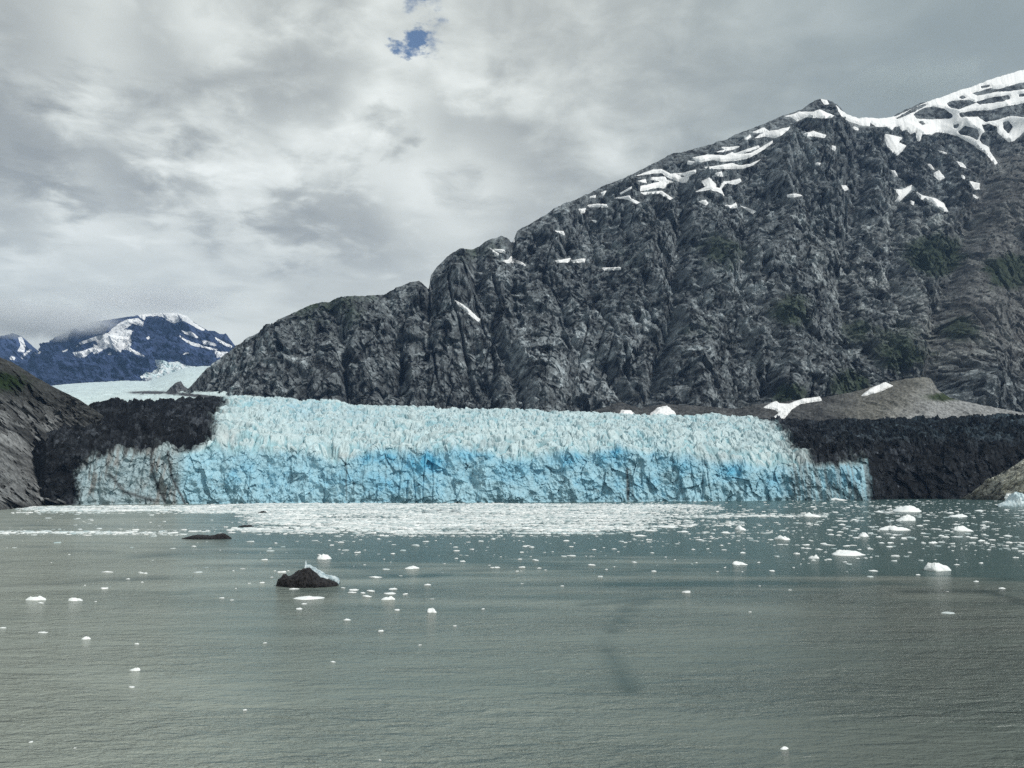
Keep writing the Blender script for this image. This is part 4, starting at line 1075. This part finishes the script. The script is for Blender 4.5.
prof = [(273.5, 1), (275, 7), (279, 10), (281, 12), (284, 9), (289, 11), (294, 14), (299, 17), (305, 17.5), (311, 13), (317, 8), (323, 6), (330, 4.5), (333, 3), (334.5, 1)]
V, f, (bx, by), m = dark_berg('b', prof, 587.5, 0, '', 4, M_dirty, 9.0)
bt = empty('iceberg', (bx, by + 3.5, 0))
tag(bt, 'jagged black dirt-laden iceberg with a blue-white back, biggest dark thing afloat', 'iceberg')
raw_mesh('dirty_ice_body', V.reshape(-1, 3), f, M_dirty, bt)
# clean ice slab lying along its right shoulder, and the small spire
prof2 = [(296, 8), (298.5, 17), (299.8, 24), (301.2, 19), (305, 18), (309, 16.5), (313, 13.5), (318, 11.5), (324, 9.6), (329, 8.6), (333, 7), (334.5, 4)]
V, f, (bx2, by2), m = dark_berg('c', prof2, 587.5, 0, '', 9, M_blue, 5.0)
V[..., 1] += 2.3; V[..., 0] += (bx2 - bx)
V[..., 2] = np.where(V[..., 2] > 0, V[..., 2] * 1.0, V[..., 2])
ob = raw_mesh('clean_ice_back', V.reshape(-1, 3), f, noise_material('melting_ice', (0.22, 0.33, 0.38), (0.66, 0.74, 0.77), 0.9, 0.4, 0.8, 1.5, 0.45, 0.5), bt)

prof = [(179, 0.6), (186, 2.5), (194, 4.2), (200, 3.4), (208, 3.2), (216, 5.2), (222, 4.8), (227.5, 1)]
V, f, (bx, by), m = dark_berg('d', prof, 539.5, 0, '', 14, M_dirty, 8.0)
ob = raw_mesh('iceberg', V.reshape(-1, 3), f, M_dirty); ob.location = (bx, by + 4, 0)
tag(ob, 'low black two-humped iceberg farther left than the jagged one', 'iceberg')
for (pr_, wy, lab, sd) in (([(237, 0.5), (243, 1.8), (248, 1.5), (252, 0.6)], 527, 'thin black sliver of ice above and right of the two-humped iceberg', 21), ([(257, 0.5), (261, 2.4), (264, 2.0), (266, 0.6)], 513.5, 'small dark chunk resting in the white brash near the left end of the cliff', 22),
                           ([(420, 0.6), (425, 2), (431, 2.6), (437, 0.8)], 513, 'left one of three grey blocks frozen in the white brash', 23), ([(436, 0.6), (441, 2.6), (445, 2.2), (448, 0.8)], 511.5, 'middle one of three grey blocks frozen in the white brash', 24), ([(449, 0.6), (455, 3), (460, 2.6), (463, 0.8)], 512.5, 'right one of three grey blocks frozen in the white brash', 25)):
    mt = M_dirty if sd < 23 else noise_material('grey_ice', (0.25, 0.3, 0.32), (0.5, 0.56, 0.58), 0.3, 0.6, 0.4)
    V, f, (bx, by), m = dark_berg('e', pr_, wy, 0, '', sd, mt, 5.0)
    ob = raw_mesh('iceberg', V.reshape(-1, 3), f, mt); ob.location = (bx, by + 2.5, 0)
    tag(ob, lab, 'iceberg')
# pale blue berg at right edge
prof = [(1005, 0.8), (1008, 3), (1013, 4.5), (1018, 7), (1021, 12.5), (1026, 14), (1034, 11), (1044, 9), (1052, 1)]
V, f, (bx, by), m = dark_berg('g', prof, 507, 0, '', 31, M_blue, 22.0)
bt = empty('iceberg', (bx, by + 10, 0))
tag(bt, 'pale blue iceberg cut by the right picture edge, with a black left shoulder', 'iceberg')
raw_mesh('blue_ice_body', V.reshape(-1, 3), f, M_blue, bt)
V, f, (bx2, by2), m = dark_berg('h', [(1006.5, 1), (1008, 4), (1010, 5.5), (1014, 6), (1017, 4)], 503, 0, '', 33, M_dirty, 8.0)
V[..., 0] += bx2 - bx; V[..., 1] += by2 - by - 10
raw_mesh('dirty_ice_shoulder', V.reshape(-1, 3), f, M_dirty, bt)
V, f, (bx2, by2), m = dark_berg('h', [(1006, 5), (1008, 8.5), (1011, 9.6), (1014, 8.5), (1017, 6)], 503, 0, '', 35, M_white, 6.0)
V[..., 0] += bx2 - bx; V[..., 1] += by2 - by - 8
raw_mesh('snow_cap', V.reshape(-1, 3), f, M_white, bt)

# small floes, one object each, sharing a dozen meshes
FLOES = []
r = np.random.default_rng(5)
protos = [berg_mesh('ice_floe', 300 + k, M_white, 3, 0.3, 0.4) for k in range(14)]
used = [False] * 14
def floe(px_, py_, w_, h_, label, group):
    k = int(r.integers(0, 14))
    if not used[k]: o = protos[k]; used[k] = True
    else:
        o = protos[k].copy(); COL.objects.link(o)
    x, y = on_water(px_, py_)
    Wd = w_ * y / F; Ht = 0.5 * h_ * y / F
    o.location = (float(x), float(y), 0)
    o.scale = (Wd, Wd * r.uniform(0.5, 0.9), Ht)
    o.rotation_euler = (0, 0, r.uniform(-0.5, 0.5))
    tag(o, label, 'ice', group)
    FLOES.append((o, px_, py_))
    return o

G_R = ('small white ice piece in the open water before the black moraine', 'small ice pieces before the black moraine')
G_C = ('small white ice piece in the teal water between brash and rippled water', 'small ice pieces below the brash field')
G_L = ('small white ice piece in the calm water left of the jagged black iceberg', 'small ice pieces in the left water')
G_B = ('small white floe of the cluster round the jagged black iceberg', 'small floes near the black iceberg')
G_F = ('tiny white ice piece alone in the wide rippled foreground water', 'tiny ice pieces in the foreground')
HAND = [(879.5, 512, 9, 3, G_R), (979, 511, 8, 2.5, G_R), (986.5, 522, 8.5, 2, G_R), (933, 543, 11, 3, G_R), (873.5, 571, 9, 2, G_R), (976.5, 581.5, 6, 2, G_R), (1002, 588.5, 6, 2, G_R), (856, 538, 6, 2, G_R), (941, 536, 7, 2.5, G_R), (973, 538, 9, 2.2, G_R), (981, 541, 10, 3, G_R), (956, 537, 10, 2, G_R), (918, 575, 5, 1.8, G_R),
        (889, 513, 12, 1.6, G_R), (870, 549, 6, 1.6, G_R), (846, 546, 9, 1.6, G_R), (1008, 536, 8, 2, G_R), (893, 538, 7, 2.4, G_R), (904, 539, 6, 2, G_R), (890, 543, 8, 2, G_R),
        (376, 577, 14, 2.2, G_B), (427.5, 585, 7, 2.5, G_B), (353.5, 590, 11, 2, G_B), (352, 592.5, 9, 1.8, G_B), (367, 596.5, 11, 2.6, G_B), (304, 604, 6, 2, G_B), (299, 609, 7, 2.4, G_B), (347, 620, 7, 3, G_B), (397, 610, 6, 2, G_B), (393, 589, 9, 1.8, G_B), (390, 593.5, 12, 2, G_B), (371, 591, 10, 2, G_B), (381, 631, 6, 2, G_B), (294, 589, 10, 2, G_B), (363, 593, 6, 1.6, G_B), (343, 588, 5, 1.4, G_B), (405, 594, 6, 1.4, G_B),
        (743, 553, 6, 2, G_C), (726, 533, 11, 3, G_C), (667, 527, 24, 3.4, G_C), (772, 571, 6, 2, G_C), (829, 545, 13, 1.5, G_C), (592, 565, 8, 2, G_C), (684, 532, 10, 2.6, G_C), (650, 531, 12, 2.4, G_C), (640, 536, 14, 2.4, G_C), (700, 540, 9, 2, G_C), (614, 549, 6, 1.6, G_C), (806, 545, 8, 1.8, G_C),
        (108, 572, 12, 2.2, G_L), (43, 632.5, 10, 1.8, G_L), (132, 687, 6, 1.6, G_L), (137, 644, 5, 1.8, G_L), (222, 598, 7, 1.5, G_L), (3, 628, 6, 1.8, G_L),
        (333, 662, 6, 1.8, G_F), (245, 710, 4, 1.6, G_F), (31, 742, 4, 1.4, G_F), (75, 748, 3.5, 1.2, G_F), (420, 645, 4, 1.2, G_F), (265, 643, 4, 1.2, G_F), (380, 768 - 8, 3, 1.2, G_F), (455, 626, 4, 1.2, G_F), (483, 609, 3.5, 1.2, G_F), (750, 612, 3, 1, G_F), (562, 586, 4, 1, G_F), (790, 590, 4, 1, G_F)]
for a_, b_, w_, h_, g in HAND: floe(a_, b_, w_, h_, *g)
cnt = 0
while cnt < 160:
    zone = r.random()
    if zone < 0.42: a_ = r.uniform(800, 1024); b_ = 503 + 62 * r.random() ** 1.1; g = G_R
    elif zone < 0.85: a_ = r.uniform(420, 830); b_ = r.uniform(528, 572); g = G_C
    elif zone < 0.93: a_ = r.uniform(255, 420); b_ = r.uniform(532, 585); g = G_B
    else: a_ = r.uniform(0, 255); b_ = r.uniform(540, 610); g = G_L
    sc = r.uniform(0, 1) ** 2.2
    floe(a_, b_, 2.5 + 5 * sc, 0.9 + 1.3 * sc, *g); cnt += 1

MARKS = [(910.6, 509, 'big dome-shaped white iceberg'), (965, 529, 'loaf-shaped white iceberg'), (851, 554, 'long flat spiked iceberg'), (942, 567, 'bright domed iceberg at right'), (813, 515, 'iceberg at the brash tip'), (784, 538, 'chunky white iceberg'), (740.5, 563, 'flat iceberg by dark water'),
         (323, 557, 'pointed white iceberg'), (302, 578, 'jagged black iceberg'), (388, 599, 'widest clustered floe'), (431.5, 611, 'rounded lone floe'), (34, 599, 'flat leftmost floe'), (203, 537, 'two-humped black iceberg'), (411.5, 568, 'flat floe beyond black iceberg'),
         (85, 639, 'oval floe in left ripples'), (134, 670, 'floe with a nub'), (785, 749, 'bottom right tiny floe'), (667, 526, 'wide floe under the brash'), (897, 529, 'low knobbed white iceberg'), (1015, 500, 'pale blue iceberg at edge')]
relabel(FLOES, MARKS, 'small ice piece')

# ------------------------------------------------------------------ brash ice: tens of thousands of bits, one object
def brash(n_try, seed):
    r = np.random.default_rng(seed)
    Y = r.uniform(170, 860, n_try); U = r.uniform(-0.72, 0.72, n_try)
    X = U * 860
    P = np.stack([X, Y, 0 * X], -1)
    px, py = project(P)
    nz = fbm(X / 60, Y / 25, X * 0, 4, 0.6); nb = fbm(X / 220, Y / 60, X * 0 + 3, 3)
    nst = fbm(X / 90, Y / 9, X * 0 + 8, 3)
    # main field
    low = 5 * fbm(X / 60, Y / 60, X * 0 + 5, 4) + np.interp(px, [0, 60, 180, 210, 260, 400, 600, 680, 700, 740, 790], [509, 510, 512, 519, 531, 533, 532, 528, 521, 519, 516])
    hi = np.interp(px, [0, 30, 200, 260, 600, 690, 790], [508, 506.5, 505, 503.0, 503.6, 506.5, 513])
    dn = smooth(5, -3, py - low - 7 * nz - 4 * nst) * smooth(-0.4, 0.8, py - hi + 0.5 * nz) * smooth(795, 740, px) * smooth(5, 40, px)
    gap = smooth(0.15, 0.3, nst + 0.4 * nz) * smooth(470, 700, px) * smooth(508, 514, py)
    dn = dn * (1 - 0.9 * gap)
    gapL = smooth(270, 230, px) * smooth(512.5, 514, py) * smooth(530, 527, py); dn = dn * (1 - gapL)
    dn = dn * smooth(735, 610, px + 12 * nz)
    for pts_, wd_, am_ in (([(540, 506.5), (690, 506.5), (722, 509)], 1.7, 0.9), ([(540, 516), (700, 516.5), (770, 516), (826, 515.5)], 1.5, 0.9), ([(540, 511), (640, 511.5), (700, 512.5)], 1.6, 0.6), ([(560, 526), (640, 527), (700, 524), (745, 523)], 2.0, 0.5), ([(250, 534), (420, 535), (520, 536), (600, 533)], 1.6, 0.35), ([(620, 541), (720, 539), (780, 541)], 1.6, 0.22)):
        dn = np.maximum(dn, am_ * np.exp(-(line_d(px, py + 2.0 * nz + 1.2 * nst, pts_) / wd_) ** 2))
    # thin streaks at left
    dn = np.maximum(dn, 0.75 * np.exp(-((py - 532.5 - 1.5 * nz) / 2.0) ** 2) * smooth(260, 180, px) * smooth(-0.5, 0.1, nst + nz))
    dn = np.maximum(dn, 0.9 * np.exp(-((py - 509.5) / 1.2) ** 2) * smooth(30, 45, px) * smooth(290, 250, px))
    # fringe of loose bits
    fr = 0.10 * smooth(575, 535, py + 6 * nz) * smooth(180, 300, px) * smooth(-0.15, 0.5, nst + 0.6 * nz) * smooth(500, 506, py)
    dn = np.maximum(dn, fr)
    dn = np.maximum(dn, 0.16 * np.exp(-((py - 540 - 0.02 * (px - 850)) / 9) ** 2) * smooth(560, 640, px) * smooth(860, 780, px) * smooth(-0.2, 0.4, nst))
    tr = np.interp(px, [830, 900, 960, 1024], [533, 537, 541, 551])
    dn = np.maximum(dn, 0.20 * np.exp(-((py - tr) / 4.5) ** 2) * smooth(830, 860, px) * smooth(-0.3, 0.3, nz + nst))
    dn = np.maximum(dn, 0.014 * smooth(600, 560, py) * smooth(-0.1, 0.4, nz))
    dn = np.maximum(dn, 0.022 * smooth(498, 503, py) * smooth(780, 830, px) * smooth(560, 540, py))
    dn = np.maximum(dn, 0.3 * np.exp(-((py - 499.6) / 0.7) ** 2) * smooth(868, 880, px) * smooth(985, 975, px))
    dn = dn * (0.22 + 0.78 * smooth(-0.3, 0.25, nst + 0.8 * nz + 0.3 * nb)) + 0.0012 * smooth(680, 600, py)
    ok = r.random(n_try) < dn
    return X[ok], Y[ok], px[ok], py[ok], dn[ok], r

X, Y, bpx, bpy_, dn, r = brash(430000, 77)
n = len(X)
print('brash', n)
size = 0.35 + 0.9 * r.random(n) ** 3 * 1.8 + 0.45 * smooth(0.5, 1.0, dn)
size *= np.where(bpy_ > 534, 0.75, 1.0)
k = 6
ang = np.linspace(0, 2 * math.pi, k, endpoint=False)[None, :] + r.uniform(0, 6.28, n)[:, None]
rad = size[:, None] * r.uniform(0.6, 1.15, (n, k))
bx_ = X[:, None] + rad * np.cos(ang) * 1.25; by_ = Y[:, None] + rad * np.sin(ang)
zt = (size * r.uniform(0.06, 0.32, n))[:, None]
zt = zt * r.uniform(0.6, 1.2, (n, k))
bot = np.stack([bx_, by_, np.full((n, k), -0.1)], -1)
tx_ = X[:, None] + (bx_ - X[:, None]) * 0.78; ty_ = Y[:, None] + (by_ - Y[:, None]) * 0.78
top = np.stack([tx_, ty_, zt], -1)
V = np.concatenate([bot, top], 1).reshape(-1, 3)
base = np.arange(n)[:, None, None] * (2 * k)
side = np.array([[i, (i + 1) % k, k + (i + 1) % k, k + i] for i in range(k)])
cap = np.array([[k, k + 1, k + 2, k + 3], [k, k + 3, k + 4, k + 5]])
tmpl = np.concatenate([side, cap])[None]
faces = (base + tmpl).reshape(-1, 4)
tone = np.clip(r.random(n) ** 0.7 + 0.8 * fbm(X / 40, Y / 14, X * 0 + 2, 4, 0.6), 0, 1)
bc = np.stack([0.36 + 0.50 * tone, 0.46 + 0.42 * tone, 0.48 + 0.40 * tone], -1)
ob = raw_mesh('brash_ice', V, faces, M_brash, colors=np.repeat(bc, 2 * k, 0))
tag(ob, 'field of white crushed brash ice floating in front of the glacier cliff', 'brash ice', kind='stuff')

# ------------------------------------------------------------------ air
def haze_box():
    x0, x1, y0, y1, z0, z1 = -7500, 7500, -300, 10500, -1, 2700
    V = [(x0, y0, z0), (x1, y0, z0), (x1, y1, z0), (x0, y1, z0), (x0, y0, z1), (x1, y0, z1), (x1, y1, z1), (x0, y1, z1)]
    Fc = [(0, 3, 2, 1), (4, 5, 6, 7), (0, 1, 5, 4), (1, 2, 6, 5), (2, 3, 7, 6), (3, 0, 4, 7)]
    m = bpy.data.materials.new('air'); m.use_nodes = True
    N = NT(m.node_tree); N.n.clear()
    v = N.node('ShaderNodeVolumePrincipled', ins={'Color': (0.34, 0.57, 1.0, 1), 'Density': 2.7e-5, 'Anisotropy': 0.0})
    o_ = N.node('ShaderNodeOutputMaterial'); N.l.new(v.outputs[0], o_.inputs['Volume'])
    ob = raw_mesh('haze', V, Fc, m)
    tag(ob, 'thin bluish air over the fjord fading the far mountain', 'haze', kind='stuff')
haze_box()


def mist(name, label, px_, py_, Y, rx, ry, rz, dens, seed, scale=0.004, tintc=(0.97, 0.98, 0.985)):
    u, w = uw(px_, py_)
    n_, m_ = 48, 24
    th = np.linspace(0, 2 * math.pi, n_, endpoint=False)[None, :]; ph = np.linspace(0.02, math.pi - 0.02, m_)[:, None]
    V = np.stack([np.cos(th) * np.sin(ph), np.sin(th) * np.sin(ph), np.cos(ph) + 0 * th], -1)
    V = V * (1 + 0.28 * fbm(V[..., 0] * 1.6 + seed, V[..., 1] * 1.6, V[..., 2] * 1.6, 4, 0.55))[..., None]
    V = V.reshape(-1, 3) * np.array([rx, ry, rz])
    Fc = [(j * n_ + i, (j + 1) * n_ + i, (j + 1) * n_ + (i + 1) % n_, j * n_ + (i + 1) % n_) for j in range(m_ - 1) for i in range(n_)]
    m = bpy.data.materials.new('mist'); m.use_nodes = True
    N = NT(m.node_tree); N.n.clear()
    co = N.node('ShaderNodeTexCoord').outputs['Object']
    q = N.node('ShaderNodeVectorMath', operation='DIVIDE', ins={0: co, 1: (rx, ry, rz)}).outputs[0]
    ln = N.node('ShaderNodeVectorMath', operation='LENGTH', ins={0: q}).outputs['Value']
    nn = N.noise(N.mapping(co, loc=(seed * 100.0, 0, 0)), scale, 4, 0.6)
    body = N.maprange(N.math('ADD', ln, N.math('MULTIPLY', N.math('SUBTRACT', nn, 0.5), 1.6)), 0.25, 0.95, 1.0, 0.0, True)
    v = N.node('ShaderNodeVolumePrincipled', ins={'Color': (*tintc, 1), 'Density': N.math('MULTIPLY', body, dens), 'Anisotropy': 0.0})
    o_ = N.node('ShaderNodeOutputMaterial'); N.l.new(v.outputs[0], o_.inputs['Volume'])
    ob = raw_mesh(name, V, np.array(Fc), m)
    ob.location = (float(u) * Y, Y, CAM_H + float(w) * Y)
    tag(ob, label, 'cloud', kind='stuff')


mist('cloud', 'grey cloud hiding the top left shoulder of the far blue mountain', 32, 318, 6000, 700, 800, 150, 0.006, 3, 0.003)
mist('cloud', 'thin grey cloud brushing the summit ridge of the far blue mountain', 150, 300, 6300, 800, 600, 110, 0.004, 5, 0.003)
mist('cloud', 'blue-grey rain cloud hanging over the saddle right of the pointed summit', 915, 84, 3150, 360, 250, 70, 0.006, 8, 0.008, (0.70, 0.76, 0.77))
scene.cycles.volume_step_rate = 2.0
